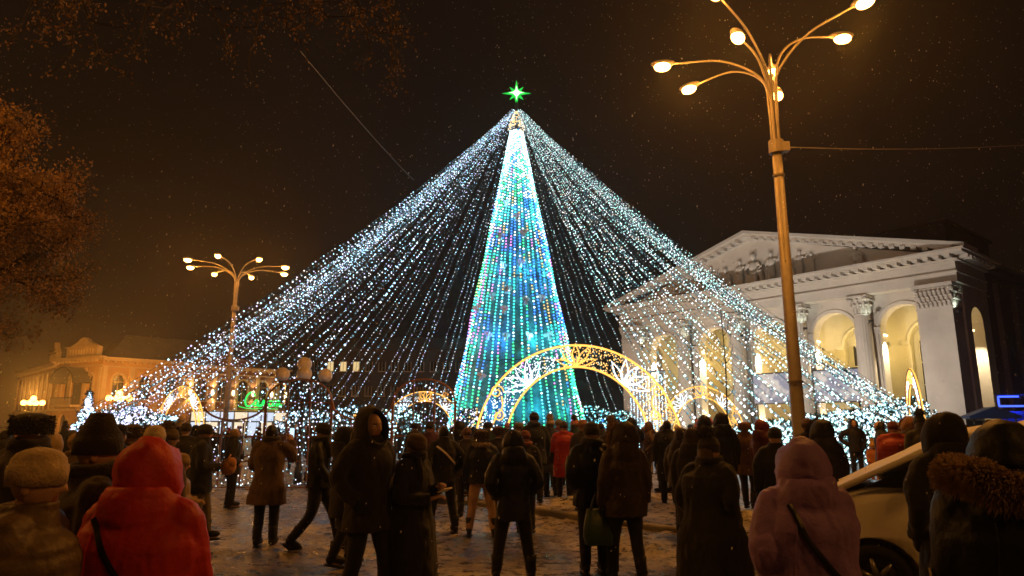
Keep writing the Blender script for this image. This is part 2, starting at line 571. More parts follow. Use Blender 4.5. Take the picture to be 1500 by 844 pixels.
theatre = empty('theatre', (0, 0, 0), 0, 'pale classical theatre with arched loggia and sculpted pediment, lit warm from within', 'theatre')
def tbuild(mb, name, m, parent=theatre, smooth=False):
    mb.xform(tmap)
    return mb.build(name, m, parent, smooth)
COLU = [TL * t for t in (.062, .245, .43, .612, .775, .945)]
b = MB()
for i in range(5): b.box((TL / 2, 6 - i * .16, .09 + i * .18), (TL + 2 - i * .6, 16 - i * .5, .18))
tbuild(b, 'base_steps', M['plaster'])
Z0, ZB, ZC = .9, 13.45, 16.0
def capital(mb, u, w, z, rx, ry, h):
    n = 24
    a = np.arange(n) * 2 * PI / n
    rings = []
    for t, k in ((0, .86), (.08, .98), (.12, .86), (.5, .92), (.8, 1.08), (.9, 1.16)):
        rings.append(np.stack([u + rx * k * np.cos(a), w + ry * k * np.sin(a), np.full(n, z + h * t)], 1))
    mb.loft(rings)
    mb.box((u, w, z + h * .95), (rx * 2.55, ry * 2.55, h * .1))
    for row, (zz, kk, hh) in enumerate(((.1, .95, .42), (.36, 1.0, .42))):
        for j in range(10):
            q = 2 * PI * (j + .5 * row) / 10
            c, s_ = math.cos(q), math.sin(q)
            cu, cw = u + rx * kk * c, w + ry * kk * s_
            mb.ell((cu, cw, z + h * (zz + hh * .5)), (.16, .16, h * hh * .55), 6, 5)
            mb.ell((cu + .16 * c, cw + .16 * s_, z + h * (zz + hh)), (.15, .15, .10), 6, 4)
    for sx in (-1, 1):
        for sy in (-1, 1):
            mb.ell((u + sx * rx * 1.05, w + sy * ry * 1.05, z + h * .8), (.24, .24, .2), 8, 6)
for i, u in enumerate(COLU):
    if i in (0, 5):
        pr = MB()
        pr.box((u, .9, (Z0 + 11.5) / 2), (2.7, 2.3, 11.5 - Z0)); pr.box((u, .9, Z0 + .35), (3.0, 2.6, .7))
        pr.box((u, .9, 11.4), (2.85, 2.45, .16))
        o = tbuild(pr, 'corner_pier', M['plaster'])
        c = MB()
        c.box((u, .9, 12.3), (2.64, 2.24, 1.6))
        for sx in np.linspace(-1.2, 1.2, 8):
            for zz in (11.62, 12.1, 12.55):
                for yy, ox in ((-.27, sx),):
                    ox2 = ox + (.15 if zz == 12.1 else 0); c.ell((u + ox2, yy, zz), (.15, .10, .28), 8, 6); c.ell((u + ox2, yy - .10, zz + .25), (.14, .13, .09), 8, 5)
        for sy in np.linspace(.0, 1.8, 4):
            for zz in (11.75, 12.35):
                for sg in (-1, 1):
                    c.ell((u + sg * 1.34, sy, zz), (.12, .24, .36), 8, 6); c.ell((u + sg * 1.46, sy, zz + .33), (.14, .22, .11), 8, 5)
        for sx in (-1, 1):
            for yy in (-.2, 2.0):
                c.ell((u + sx * 1.3, yy, 12.95), (.3, .3, .27), 8, 6)
        c.box((u, .9, 13.28), (3.15, 2.7, .3))
        tbuild(c, 'capital', M['plaster'], o)
    else:
        pr = MB()
        n = 40
        a = np.arange(n) * 2 * PI / n
        fl = 1 - .035 * (np.arange(n) % 2)
        rings = []
        for z, r in ((Z0, 1.0), (Z0 + .3, 1.0), (Z0 + .34, .9), (Z0 + .6, .92), (Z0 + .64, .8), (5, .79), (9, .74), (11.55, .68)):
            k = fl if z > 2 else 1
            rings.append(np.stack([u + r * k * np.cos(a), .9 + r * k * np.sin(a), np.full(n, z)], 1))
        pr.loft(rings)
        o = tbuild(pr, 'column', M['plaster'])
        c = MB(); capital(c, u, .9, 11.55, .72, .72, 1.85)
        tbuild(c, 'capital', M['plaster'], o)
OPC = [(COLU[i] + COLU[i + 1]) / 2 for i in range(5)]
b = MB()
arch_wall(b, COLU[0], COLU[-1], Z0, ZB, [(u, 2.05, 10.3, Z0) for u in OPC], 1.7, 2.9)
for u in OPC:
    archivolt(b, u, 2.05, 10.3, 1.69, .36, .14)
    for sg in (-1, 1):
        b.box((u + sg * 2.45, 1.6, 10.15), (.95, .3, .5)); b.box((u + sg * 2.45, 1.58, 10.45), (1.05, .4, .14))
        b.box((u + sg * 2.5, 1.64, 5.4), (.55, .16, 9.0))
tbuild(b, 'arcade_wall', M['plaster'])
b = MB()
arch_wall(b, .8, TL - .8, Z0, 13.4, [(u, 1.75, 9.6, Z0 + .5) for u in OPC], 7.4, 8.0)
for u in OPC:
    archivolt(b, u, 1.75, 9.6, 7.39, .3, .14)
    b.box((u, 8.3, 6.5), (4.4, .2, 11))
    for sg in (-1, 1): b.box((u + sg * 2.1, 7.3, 9.5), (.7, .24, .4))
tbuild(b, 'loggia_wall', M['plaster_in'])
for u in OPC:
    for du in (-.85, .35):
        w = MB(); w.box((u + du, 8.14, 6.6), (.72, .12, 6.2))
        o = tbuild(w, 'window', M['glass'])
        f = MB()
        for q in (-.39, .39): f.box((u + du + q, 8.06, 6.6), (.09, .14, 6.3))
        for z in (3.5, 5.5, 7.6, 9.72): f.box((u + du, 8.06, z), (.69, .1, .1))
        tbuild(f, 'window_frame', M['plaster_in'], o)
b = MB()
b.box((TL / 2, 5.2, 13.55), (TL - 1.4, 4.6, .2))
tbuild(b, 'loggia_ceiling', M['plaster_in'])
# end walls of the loggia with one arch each
for uu, nm in ((.55, 'loggia_end_wall'), (TL - 1.75, 'loggia_end_wall')):
    b = MB()
    arch_wall(b, 2.1, 8.3, Z0, ZB, [(4.9, 1.5, 10.3, Z0)], 0, 1.2)
    b.v = [np.stack([uu + v[:, 1], v[:, 0], v[:, 2]], 1) for v in b.v]
    tbuild(b, nm, M['plaster'])
# entablature
b = MB()
b.box((TL / 2, 3.9, 13.9), (TL - .5, 7.4, .9)); b.box((TL / 2, 3.85, 14.32), (TL - .3, 7.6, .12)); b.box((TL / 2, 3.9, 14.8), (TL - .55, 7.3, .86))
b.box((TL / 2, 3.7, 15.27), (TL + .1, 7.9, .14)); b.box((TL / 2, 3.4, 15.72), (TL + 1.5, 9.2, .22)); b.box((TL / 2, 3.35, 15.91), (TL + 1.9, 9.5, .18))
for i in range(46):
    b.box((TL * (i + .5) / 46, -.62, 15.47), (.42, .9, .26))
for i in range(8): b.box((TL + .42, .3 + i * .95, 15.47), (.7, .4, .26))
tbuild(b, 'entablature', M['plaster'])
ZP = 21.4
b = MB()
h = ZP - ZC
b.prism([(1.3, ZC), (TL - 1.3, ZC), (TL / 2, ZP - .5)], (0, .35, 0), (1, 0, 0), (0, 0, 1), (0, 1, 0), .5)
tbuild(b, 'tympanum', M['plaster'])
b = MB()
for sg in (-1, 1):
    ux = TL / 2 + sg * (TL / 2 + .95)
    for t0, t1, y0, y1 in ((.0, .3, -1.15, 2.2), (-.32, .0, -.75, 2.2), (-.62, -.321, -.2, 2.2)):
        P = [(ux, ZC + .02 + t0 * .4), (TL / 2, ZP + t0), (TL / 2, ZP + t1), (ux, ZC + .02 + t1)]
        if t0 < 0: P[0] = (ux - sg * 1.2, ZC + .004); P[3] = (ux - sg * (1.0 + t1), ZC + .006 + max(0, t1 + .32))
        b.prism(P, (0, y0, 0), (1, 0, 0), (0, 0, 1), (0, 1, 0), y1 - y0)
    for i in range(21):
        t = (i + 1.4) / 22.5
        u = ux + (TL / 2 - ux) * t
        b.box((u, -.5, ZC + (ZP - ZC) * t - .42), (.42, .7, .28))
tbuild(b, 'pediment_cornice', M['plaster'])
# reliefs in the pediment
def relief(u, z, s_, pose):
    q = MB()
    if pose == 'seat':
        q.ell((0, 0, .95), (.30, .22, .42)); q.ell((0, -.05, 1.62), (.17, .17, .21)); q.tube([(.1, -.1, .65), (.5, -.25, .68), (.55, -.15, .05)], [.17, .14, .1])
        q.tube([(-.1, -.1, .65), (.25, -.3, .55), (.2, -.2, .02)], [.17, .14, .1]); q.tube([(.25, -.02, 1.25), (.5, -.15, .95), (.3, -.2, .75)], [.1, .08, .07]); q.tube([(-.25, 0, 1.25), (-.5, -.05, .95), (-.42, -.1, .6)], [.1, .08, .07])
        q.box((-.1, .05, .32), (.6, .3, .62))
    elif pose == 'lie':
        q.tube([(-.1, -.05, .75), (.2, -.05, .4), (.55, -.05, .25)], [.2, .26, .22]); q.ell((-.3, -.06, 1.05), (.16, .16, .2)); q.tube([(.5, -.08, .28), (1.0, -.12, .42), (1.45, -.08, .08)], [.18, .13, .09]); q.tube([(-.15, -.1, .75), (-.4, -.15, .4), (-.5, -.1, .05)], [.1, .08, .07])
        q.tube([(.45, -.05, .2), (1.0, -.05, .15), (1.6, -.05, .06)], [.17, .12, .09])
    else:
        q.ell((0, 0, 1.5), (.30, .2, .45)); q.ell((0, -.05, 2.2), (.17, .17, .21)); q.tube([(.08, -.05, 1.15), (.16, -.08, .6), (.14, -.05, .02)], [.2, .15, .1]); q.tube([(-.08, -.05, 1.15), (-.14, -.1, .6), (-.2, -.05, .02)], [.2, .15, .1])
        q.tube([(.28, -.02, 1.8), (.6, -.12, 1.6), (.75, -.15, 2.0)], [.1, .08, .06]); q.tube([(-.28, -.02, 1.8), (-.45, -.1, 1.4), (-.3, -.2, 1.1)], [.1, .08, .06]); q.tube([(-.3, .0, 1.75), (-.45, .02, 1.0), (-.35, .02, .1)], [.12, .2, .22])
    q.v = [v * s_ * [1, 1, 1] + np.array([u, .28, z]) for v in q.v]
    q.v = [np.stack([v[:, 0], np.minimum(v[:, 1], .5), v[:, 2]], 1) for v in q.v]
    q.xform(tmap)
    me = remesh(q, .07, 2)
    return link(me, 'relief_figure', M['plaster'], theatre, True)
for u, s_, p in ((-1.4, 1.25, 'stand'), (.2, 1.9, 'seat'), (2.2, 1.35, 'stand'), (-3.2, 1.35, 'seat'), (-5.0, 1.2, 'stand'), (-7.2, 1.1, 'lie'), (4.0, 1.3, 'seat'), (5.2, 1.15, 'stand'), (6.4, .95, 'stand'), (10.6, 1.15, 'seat'), (-9.6, .85, 'lie')):
    relief(TL / 2 + u, ZC + .02, s_, p)
b = MB()
b.prism([(-.4, ZC + .2), (TL + .4, ZC + .2), (TL / 2, ZP + .05)], (0, 2.21, 0), (1, 0, 0), (0, 0, 1), (0, 1, 0), 38)
tbuild(b, 'roof', M['roof_metal'])
b = MB()
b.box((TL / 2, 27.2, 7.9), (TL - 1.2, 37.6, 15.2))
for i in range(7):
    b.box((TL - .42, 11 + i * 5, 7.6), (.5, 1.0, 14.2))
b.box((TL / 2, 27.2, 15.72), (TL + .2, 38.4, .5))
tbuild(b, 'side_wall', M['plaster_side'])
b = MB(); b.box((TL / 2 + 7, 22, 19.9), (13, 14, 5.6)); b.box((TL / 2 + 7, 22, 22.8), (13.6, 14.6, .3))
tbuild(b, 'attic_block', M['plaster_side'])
for i in range(6):
    w = MB(); w.box((TL - .58, 13.5 + i * 5, 8.2), (.1, 1.4, 4))
    tbuild(w, 'window', M['glass'])
# lamps of the loggia: small sconces high on the left jambs wash the piers
WARM = (1, .74, .38)
def tp(u, w, z): return tmap([[u, w, z]])[0]
for i, u in enumerate(OPC):
    q = MB(); q.ell(tp(u - 1.83, 2.3, 9.75), (.14, .14, .10), 10, 6); q.box(tp(u - 1.98, 2.3, 9.85), (.2, .2, .12))
    lamp = q.build('wall_lamp', [E['sconce']], theatre)
    spot_light('wall_lamp_light', tp(u - 1.62, 2.3, 9.6), tp(u - 2.05, 2.3, 4.5), 4200 if i else 3400, (1, .84, .55), 75, .8, .1, lamp)
    q = MB(); q.box(tp(u - 1.7, 2.3, 1.0), (.3, .3, .2))  # added at the pier foot to carry the bright strip down the jamb
    lamp = q.build('added_uplight', M['dark_metal'], theatre)
    spot_light('jamb_fill_light', tp(u - 1.62, 2.3, 1.25), tp(u - 2.05, 2.3, 6.5), 1500, (1, .84, .52), 70, .9, .1, lamp)
    q = MB(); q.ell(tp(u + .9, 6.9, 12.2), (.22, .22, .26), 10, 6); q.tube([tp(u + .9, 6.9, 12.4), tp(u + .9, 6.9, 13.45)], .03)  # lamp added under the ceiling to give the loggia its yellow fill
    lamp = q.build('added_hanging_lamp', [E['sconce']], theatre)
    point_light('loggia_fill_light', tp(u + .4, 5.2, 9.2), 560, (1, .74, .30), .3, lamp)
q = MB(); q.ell(tp(TL - 1.0, 4.9, 9.8), (.14, .14, .1), 10, 6)
lamp = q.build('wall_lamp', [E['sconce']], theatre)
spot_light('wall_lamp_light', tp(TL - 1.1, 4.9, 9.6), tp(TL - 1.1, 6.6, 4.0), 2600, (1, .84, .55), 75, .8, .1, lamp)
# floodlights on the entablature's foot: small cold capital lights
for i, u in enumerate(COLU):
    du = 1.5 if i in (0, 5) else .9
    q = MB(); q.box(tp(u + du + .25, -.1, 10.9), (.3, .3, .2)); q.tube([tp(u + du + .25, -.1, 10.85), tp(u + du - .25, .4, 10.75)], .03)
    lamp = q.build('capital_floodlight', [M['dark_metal']], theatre)
    spot_light('capital_light', tp(u + du + .2, -.1, 11.1), tp(u + du * .6, .7, 12.9), 75, (.80, 1, .86), 80, .7, .1, lamp)
# banner boards in the loggia
def banner_mat():
    m = bpy.data.materials.new('banner_print'); m.use_nodes = True
    nt = m.node_tree; bb = nt.nodes['Principled BSDF']
    t = nt.nodes.new('ShaderNodeTexCoord'); w = nt.nodes.new('ShaderNodeTexNoise'); w.inputs['Scale'].default_value = .9
    r = nt.nodes.new('ShaderNodeValToRGB')
    r.color_ramp.elements[0].position = .42; r.color_ramp.elements[0].color = (.30, .34, .50, 1)
    r.color_ramp.elements[1].position = .58; r.color_ramp.elements[1].color = (.75, .76, .80, 1)
    nt.links.new(t.outputs['Object'], w.inputs['Vector']); nt.links.new(w.outputs['Fac'], r.inputs['Fac']); nt.links.new(r.outputs['Color'], bb.inputs['Base Color'])
    return m
BAN = banner_mat()
for i, u, lb in ((2, OPC[2], 'white and blue banner board in the middle theatre arch'), (3, OPC[3], 'white and blue banner board in the theatre arch behind the tall lamp post')):
    q = MB(); q.box((u, 1.35, 5.4), (4.4, .12, 2.9)); q.xform(tmap)
    o = q.build('banner', BAN); tag(o, lb, 'banner')
    q = MB(); q.box((u, 1.35, 6.92), (4.6, .16, .12)); q.box((u, 1.35, 3.88), (4.6, .16, .12))
    for sg in (-1, 1): q.box((u + sg * 2.25, 1.35, 4.1), (.1, .16, 6.4))
    tbuild(q, 'banner_frame', M['dark_metal'], o)
# the theatre front is floodlit; the two cases on the square are added to light it
for t, lb in ((.30, 'added floodlight case standing before the left part of the theatre'), (.80, 'added floodlight case standing before the right part of the theatre')):
    p = tp(TL * t, -14, 0)
    q = MB(); q.box(p + [0, 0, .45], (.9, .5, .7), R(-50)); q.box(p + [0, 0, .06], (1.1, .8, .12), R(-50))
    o = q.build('floodlight', M['dark_metal']); tag(o, lb, 'floodlight', 'added floodlights before the theatre')
    spot_light('front_fill_light', p + [0, 0, .95], tp(TL * t, 1, 14), 9800, (1, .90, .80), 120, .8, .3, o)

# ------------------------------------------------------------------ ornate building on the left
BA = np.array([-49., 82.])
def bmap(o2, d):
    d = np.array(d) / np.hypot(*d); nn = np.array([-d[1], d[0]])
    return lambda V: np.stack([o2[0] + V[:, 0] * d[0] + V[:, 1] * nn[0], o2[1] + V[:, 0] * d[1] + V[:, 1] * nn[1], V[:, 2]], 1)
hall = empty('ornate_hall', (-49, 82, 0), 0, 'orange-lit ornate two-storey building with parapet gables and a balconied corner', 'building')
def hb(mb, mp, name, m, parent=hall, smooth=False):
    mb.xform(mp)
    o = mb.build(name, m, None, smooth)
    o.parent = parent
    o.matrix_parent_inverse = Matrix.Translation((49, -82, 0)) if parent is hall else Matrix.Identity(4)
    return o
HZ = 9.6
fr = bmap(BA, (15.4, 16.0))
fc = bmap((-57.4, 86.6), (8.4, -4.6)); LC = math.hypot(8.4, 4.6)
fl = bmap((-76, 106), (18.6, -19.4)); LLf = math.hypot(18.6, 19.4)
def facade(mp, L, wins, wallm, zt, door=None, split=None, zoff=0):
    w = MB()
    ops = [(u, .62, 7.1, 4.9) for u in wins]
    arch_wall(w, 0, L, 3.6, zt, ops, 0, .5)
    hb(w, mp, 'wall', wallm)
    w = MB(); lows = [(u, .8, 2.3, .5) for u in wins]
    arch_wall(w, 0, L, 0, 3.6, lows, .02, .52)
    hb(w, mp, 'ground_storey_wall', wallm)
    tr = MB()
    tr.box((L / 2, -.12, 3.62), (L, .34, .26)); tr.box((L / 2, -.05, zt - .9), (L, .2, .16))
    tr.box((L / 2, -.2, zt - .1), (L + .3, .6, .22)); tr.box((L / 2, -.32, zt + .1), (L + .6, .9, .18))
    for i in range(int(L / .8)): tr.box(((i + .5) * .8, -.2, zt - .32), (.3, .36, .2))
    for u in np.arange(0.3, L, 3.0): tr.box((u, -.06, 6.2), (.5, .16, 4.9))
    hb(tr, mp, 'cornice', M['cream_trim'])
    for u in wins:
        g = MB(); g.box((u, .34, 6.3), (1.3, .05, 2.9))
        o = hb(g, mp, 'window', M['glass'])
        s_ = MB(); archivolt(s_, u, .62, 7.1, -.01, .3, .14); s_.box((u - .78, -.04, 6.0), (.2, .1, 2.2)); s_.box((u + .78, -.04, 6.0), (.2, .1, 2.2)); s_.box((u, -.1, 4.82), (1.9, .3, .14))
        s_.box((u, .26, 6.3), (.07, .08, 2.8)); s_.box((u, .26, 6.9), (1.24, .08, .07))
        hb(s_, mp, 'window_surround', M['cream_trim'], o)
        g = MB(); g.box((u, .36, 1.8), (1.7, .05, 2.7)); hb(g, mp, 'window', M['glass'])
facade(fr, 10.2, [1.9, 4.9, 8.0], M['ochre'], HZ)
fr2 = bmap(np.array(BA) + 10.2 * np.array([.6935, .7205]), (15.4, 16.0))
facade(fr2, 13.6, [1.6, 4.4, 7.2, 10.0, 12.6], M['brown_wall'], HZ - .25)
facade(fc, LC, [2.2, 7.4], M['ochre'], HZ + .15)
facade(fl, LLf, [3, 6, 9, 12, 15, 18, 21, 24], M['ochre'], HZ - .2)
# balcony with canopy at the corner
g = MB(); g.box((LC / 2, -.9, 4.0), (4.6, 1.9, .25)); hb(g, fc, 'balcony', M['cream_trim'])
g = MB()
for i in range(24): g.tube([(LC / 2 - 2.2 + i * .19, -1.75, 4.1), (LC / 2 - 2.2 + i * .19, -1.75, 5.0)], .025, 5)
g.tube([(LC / 2 - 2.3, -1.75, 5.0), (LC / 2 + 2.3, -1.75, 5.0)], .05, 6)
hb(g, fc, 'balcony_railing', M['dark_metal'])
g = MB(); a = np.linspace(0, PI, 14)
g.loft([np.array([[LC / 2 + 2.5 * math.cos(q), -2.0, 6.8 + 1.9 * math.sin(q)], [LC / 2 + 2.5 * math.cos(q), .05, 6.8 + 1.9 * math.sin(q)], [LC / 2 + 2.35 * math.cos(q), .05, 6.7 + 1.8 * math.sin(q)], [LC / 2 + 2.35 * math.cos(q), -2.0, 6.7 + 1.8 * math.sin(q)]]) for q in a])
hb(g, fc, 'balcony_canopy', M['dark_metal'])
g = MB(); g.box((LC / 2, .02, 6.0), (1.7, .1, 3.6)); hb(g, fc, 'balcony_door', M['glass'])
def gable(mp, u, L, z, hgt):
    g = MB()
    P = [(u - L / 2, z), (u + L / 2, z), (u + L / 2, z + hgt * .55), (u + L * .42, z + hgt * .6), (u + L * .16, z + hgt * .86), (u + L * .1, z + hgt * 1.0), (u, z + hgt * 1.1), (u - L * .1, z + hgt * 1.0), (u - L * .16, z + hgt * .86), (u - L * .42, z + hgt * .6), (u - L / 2, z + hgt * .55)]
    g.prism(P, (0, .0, 0), (1, 0, 0), (0, 0, 1), (0, 1, 0), .6)
    for i in range(9): g.box((u - L * .36 + i * L * .09, -.06, z + hgt * .3), (.16, .14, hgt * .3))
    g.box((u, -.1, z + hgt * .58), (L + .2, .25, .14))
    return g
hb(gable(fc, LC / 2, 6.6, HZ + .36, 2.3), fc, 'parapet_gable', M['cream_trim'])
hb(gable(fl, LLf - 4, 3.6, HZ + .0, 2.6), fl, 'parapet_gable', M['cream_trim'])
hb(gable(fr2, 4.6, 7.6, HZ - .05, 1.6), fr2, 'parapet_gable', M['brown_wall'])
# roofs
g = MB()
g.add([[0.6, .3, HZ + .2], [23.6, .3, HZ + .0], [23.6, 6, HZ + 3.6], [4, 6, HZ + 3.8], [23.6, 12, HZ], [.6, 12, HZ]], [[0, 1, 2, 3], [3, 2, 4, 5], [0, 3, 5], [1, 4, 2]])
hb(g, fr, 'roof', M['roof_metal'])
g = MB(); g.box((12, 7, HZ / 2), (22.8, 12, HZ - .2)); hb(g, fr, 'rear_wall', M['dark_wall'])
g = MB(); g.add([[0, .3, HZ], [LLf, .3, HZ], [LLf - 2, 6, HZ + 2.4], [2, 6, HZ + 2.4], [LLf, 11, HZ], [0, 11, HZ]], [[0, 1, 2, 3], [3, 2, 4, 5], [0, 3, 5], [1, 4, 2]]); hb(g, fl, 'roof', M['roof_metal'])
# up-and-down wall lamps between the windows of the brown part
for u, pw in ((.1, 260), (3.0, 260), (5.8, 160), (8.6, 260), (11.3, 260), (13.4, 200)):
    g = MB(); g.box((u, -.3, 6.0), (.26, .3, .5)); g.ell((u, -.3, 6.32), (.14, .12, .07), 8, 5); g.ell((u, -.3, 5.68), (.14, .12, .07), 8, 5)
    lamp = hb(g, fr2, 'wall_lamp', E['sconce'])
    for sg in (1, -1):
        q = fr2(np.array([[u, -.42, 6.0 + sg * .45]]))[0]; a_ = fr2(np.array([[u, -.1, 6.0 + sg * 3]]))[0]
        spot_light('wall_lamp_light', q, a_, pw, (1, .70, .32), 95, .8, .08, None).parent = lamp
# lit shop front under the green sign
g = MB()
for i in range(7): g.box((1.3 + i * 1.9, -.55, 2.9), (1.7, .12, 1.15), mi=0 if i % 3 else 1)
o = empty('shop_front', (0, 0, 0), 0, 'lit shop front band under the green neon sign', 'shop front')
g.xform(fr2); g.build('lit_sign_panel', [E['shop'], E['shopwarm']], o)
g = MB(); g.box((7, -.3, 3.56), (13.8, .5, .12)); g.box((7, -.3, 2.24), (13.8, .5, .12))
for i in range(8): g.box((.35 + i * 1.9, -.5, 1.6), (.16, .2, 3.2))
g.xform(fr2); g.build('sign_frame', M['dark_metal'], o)
g = MB()
for i in range(7): g.box((1.3 + i * 1.9, -.25, 1.2), (1.6, .06, 1.9), mi=i % 2)
g.xform(fr2); g.build('shop_window', [E['shop'], E['shopwarm']], o)
# green cursive sign reading Салют
def stroke(mb, pts, r=.125, n=24, close=False):
    P = spline(np.c_[pts, np.zeros(len(pts))], n)
    S = np.stack([P[:, 0], np.full(len(P), -1.0), P[:, 1]], 1)
    mb.tube(S, r, 6)
g = MB()
stroke(g, [(1.75, 1.75), (1.55, 2.2), (1.05, 2.35), (.45, 1.85), (.15, .95), (.42, .25), (1.0, .18), (1.5, .55)], n=36)
stroke(g, [(2.35, 1.05), (2.0, 1.15), (1.7, .7), (1.8, .25), (2.15, .4), (2.42, 1.1), (2.38, .4), (2.6, .2), (2.85, .45)], n=34)
stroke(g, [(2.85, .3), (3.05, .3), (3.35, 1.15), (3.5, .4), (3.7, .2), (3.9, .5)], n=26)
stroke(g, [(4.0, 1.1), (3.95, .5), (4.0, .2)], n=10)
stroke(g, [(3.98, .65), (4.3, .7)], n=6)
stroke(g, [(4.75, 1.1), (4.4, 1.0), (4.3, .6), (4.5, .22), (4.85, .4), (4.95, .8), (4.75, 1.1)], n=24)
stroke(g, [(5.2, 1.1), (5.3, .7), (5.25, .2)], n=10)
stroke(g, [(5.27, .7), (5.5, 1.1), (5.72, 1.0), (5.72, .2)], n=18)
stroke(g, [(5.74, .7), (5.98, 1.1), (6.2, 1.0), (6.2, .35), (6.4, .2), (6.65, .5)], n=22)
stroke(g, [(-.9, .1), (1.0, -.22), (3.0, -.14), (6.0, -.2)], .05, 24)
g.v = [v * [.82, 1, .86] + [7.1, -.0, 4.15] for v in g.v]
g.xform(fr2)
o = g.build('neon_sign', E['green_neon']); tag(o, 'green neon sign reading Салют in cursive letters', 'sign')
g = MB(); g.box((9.6, -.8, 4.05), (5.6, .06, .06))
for i in range(5): g.box((7.3 + i * 1.1, -.55, 4.05), (.05, .5, .05))
g.xform(fr2); g.build('sign_bracket', M['dark_metal'], o)

# darker block behind the strings
blk = empty('office_block', (0, 0, 0), 0, 'dark long block behind the light strings with three lit upper windows', 'building')
fk = bmap((-33, 112), (1, .03))
g = MB(); g.box((15, 5, 6.9), (31, 10, 13.8)); g.box((15, 4.9, 13.95), (31.6, 10.6, .3)); g.xform(fk); g.build('wall', M['dark_wall'], blk)
g = MB(); g.add([[-.5, -.4, 14.1], [30.5, -.4, 14.1], [28, 5, 16.6], [2, 5, 16.6], [30.5, 10.4, 14.1], [-.5, 10.4, 14.1]], [[0, 1, 2, 3], [3, 2, 4, 5], [0, 3, 5], [1, 4, 2]]); g.xform(fk); g.build('roof', M['roof_metal'], blk)
for i in range(14):
    for z in (3.2, 7.2, 11.2):
        lit = z > 11 and i in (1, 2, 3)
        g = MB(); g.box((1.2 + i * 2.1, -.04, z), (.95, .08, 1.5)); g.xform(fk)
        o = g.build('window', E['win'] if lit else M['glass'], blk)
        g = MB(); g.box((1.2 + i * 2.1, -.1, z - .82), (1.3, .22, .12)); g.box((1.2 + i * 2.1, -.1, z), (.06, .05, 1.42))
        for sg in (-1, 1): g.box((1.2 + i * 2.1 + sg * .52, -.09, z), (.08, .14, 1.5))
        g.xform(fk); g.build('window_frame', M['plaster'], o)

# dark cross-street house far behind the tree and to its right
def far_house(x, y, w, d, hgt, lb, lit):
    o = empty('town_house', (x, y, 0), 0, lb, 'building')
    g = MB(); g.box((0, d / 2, hgt / 2), (w, d, hgt)); g.box((0, d / 2, hgt + .1), (w + .5, d + .5, .25)); g.build('wall', M['dark_wall'], o)
    g = MB(); g.add([[-w / 2, -.2, hgt + .23], [w / 2, -.2, hgt + .23], [w / 2 - 1.5, d / 2, hgt + 2.4], [-w / 2 + 1.5, d / 2, hgt + 2.4], [w / 2, d + .2, hgt + .23], [-w / 2, d + .2, hgt + .23]], [[0, 1, 2, 3], [3, 2, 4, 5], [0, 3, 5], [1, 4, 2]]); g.build('roof', M['roof_metal'], o)
    k = 0
    for u in np.arange(-w / 2 + 1.5, w / 2 - .6, 2.6):
        for z in np.arange(2, hgt - 1, 3.4):
            g = MB(); g.box((u, -.05, z), (1.1, .08, 1.7)); g.build('window', E['win'] if k in lit else M['glass'], o); k += 1
far_house(3, 128, 24, 10, 8, 'dark low house behind the foot of the light tree', ())
# ------------------------------------------------------------------ light tree and its strings
TX, TY = .35, 49.
tree = empty('light_tree', (TX, TY, 0), 0, 'tall cone-shaped Christmas tree of teal and blue light strands topped by a green star', 'christmas tree')
ZT, RT, RB = 23.7, .48, 5.1
core = MB()  # added cone; its teal colour stands in for the glow between strands
n = 48; a = np.arange(n) * 2 * PI / n
core.loft([np.stack([r * np.cos(a), r * np.sin(a), np.full(n, z)], 1) for z, r in ((.2, RB - .45), (8, RB * .70 - .3), (16, RB * .42 - .4), (ZT - .3, RT - .2))])
def core_mat():
    m = bpy.data.materials.new('painted_glow'); m.use_nodes = True
    nt = m.node_tree; b_ = nt.nodes['Principled BSDF']; b_.inputs['Roughness'].default_value = .7
    t = nt.nodes.new('ShaderNodeTexCoord'); v = nt.nodes.new('ShaderNodeTexNoise'); v.inputs['Scale'].default_value = 1.3; v.inputs['Detail'].default_value = 8; v.inputs['Roughness'].default_value = .75
    r = nt.nodes.new('ShaderNodeValToRGB')
    r.color_ramp.elements[0].position = .36; r.color_ramp.elements[0].color = (.02, .09, .11, 1)
    r.color_ramp.elements[1].position = .68; r.color_ramp.elements[1].color = (.10, .36, .40, 1)
    nt.links.new(t.outputs['Object'], v.inputs['Vector']); nt.links.new(v.outputs['Fac'], r.inputs['Fac']); nt.links.new(r.outputs['Color'], b_.inputs['Base Color'])
    bp = nt.nodes.new('ShaderNodeBump'); bp.inputs['Strength'].default_value = .8; bp.inputs['Distance'].default_value = .15
    nt.links.new(v.outputs['Fac'], bp.inputs['Height']); nt.links.new(bp.outputs['Normal'], b_.inputs['Normal'])
    return m
core.build('glow_core', core_mat(), tree, True)
g = MB(); g.tube([(0, 0, 0), (0, 0, 26.0)], [.3, .12], 12)
for z in (1, 6, 12, 18, 23.4):
    r = RB + (RT - RB) * z / ZT - .2
    aa = np.linspace(0, 2 * PI, 49); g.tube(np.stack([r * np.cos(aa), r * np.sin(aa), np.full(49, z)], 1), .04, 6)
g.build('mast', M['dark_metal'], tree)
NS = 46
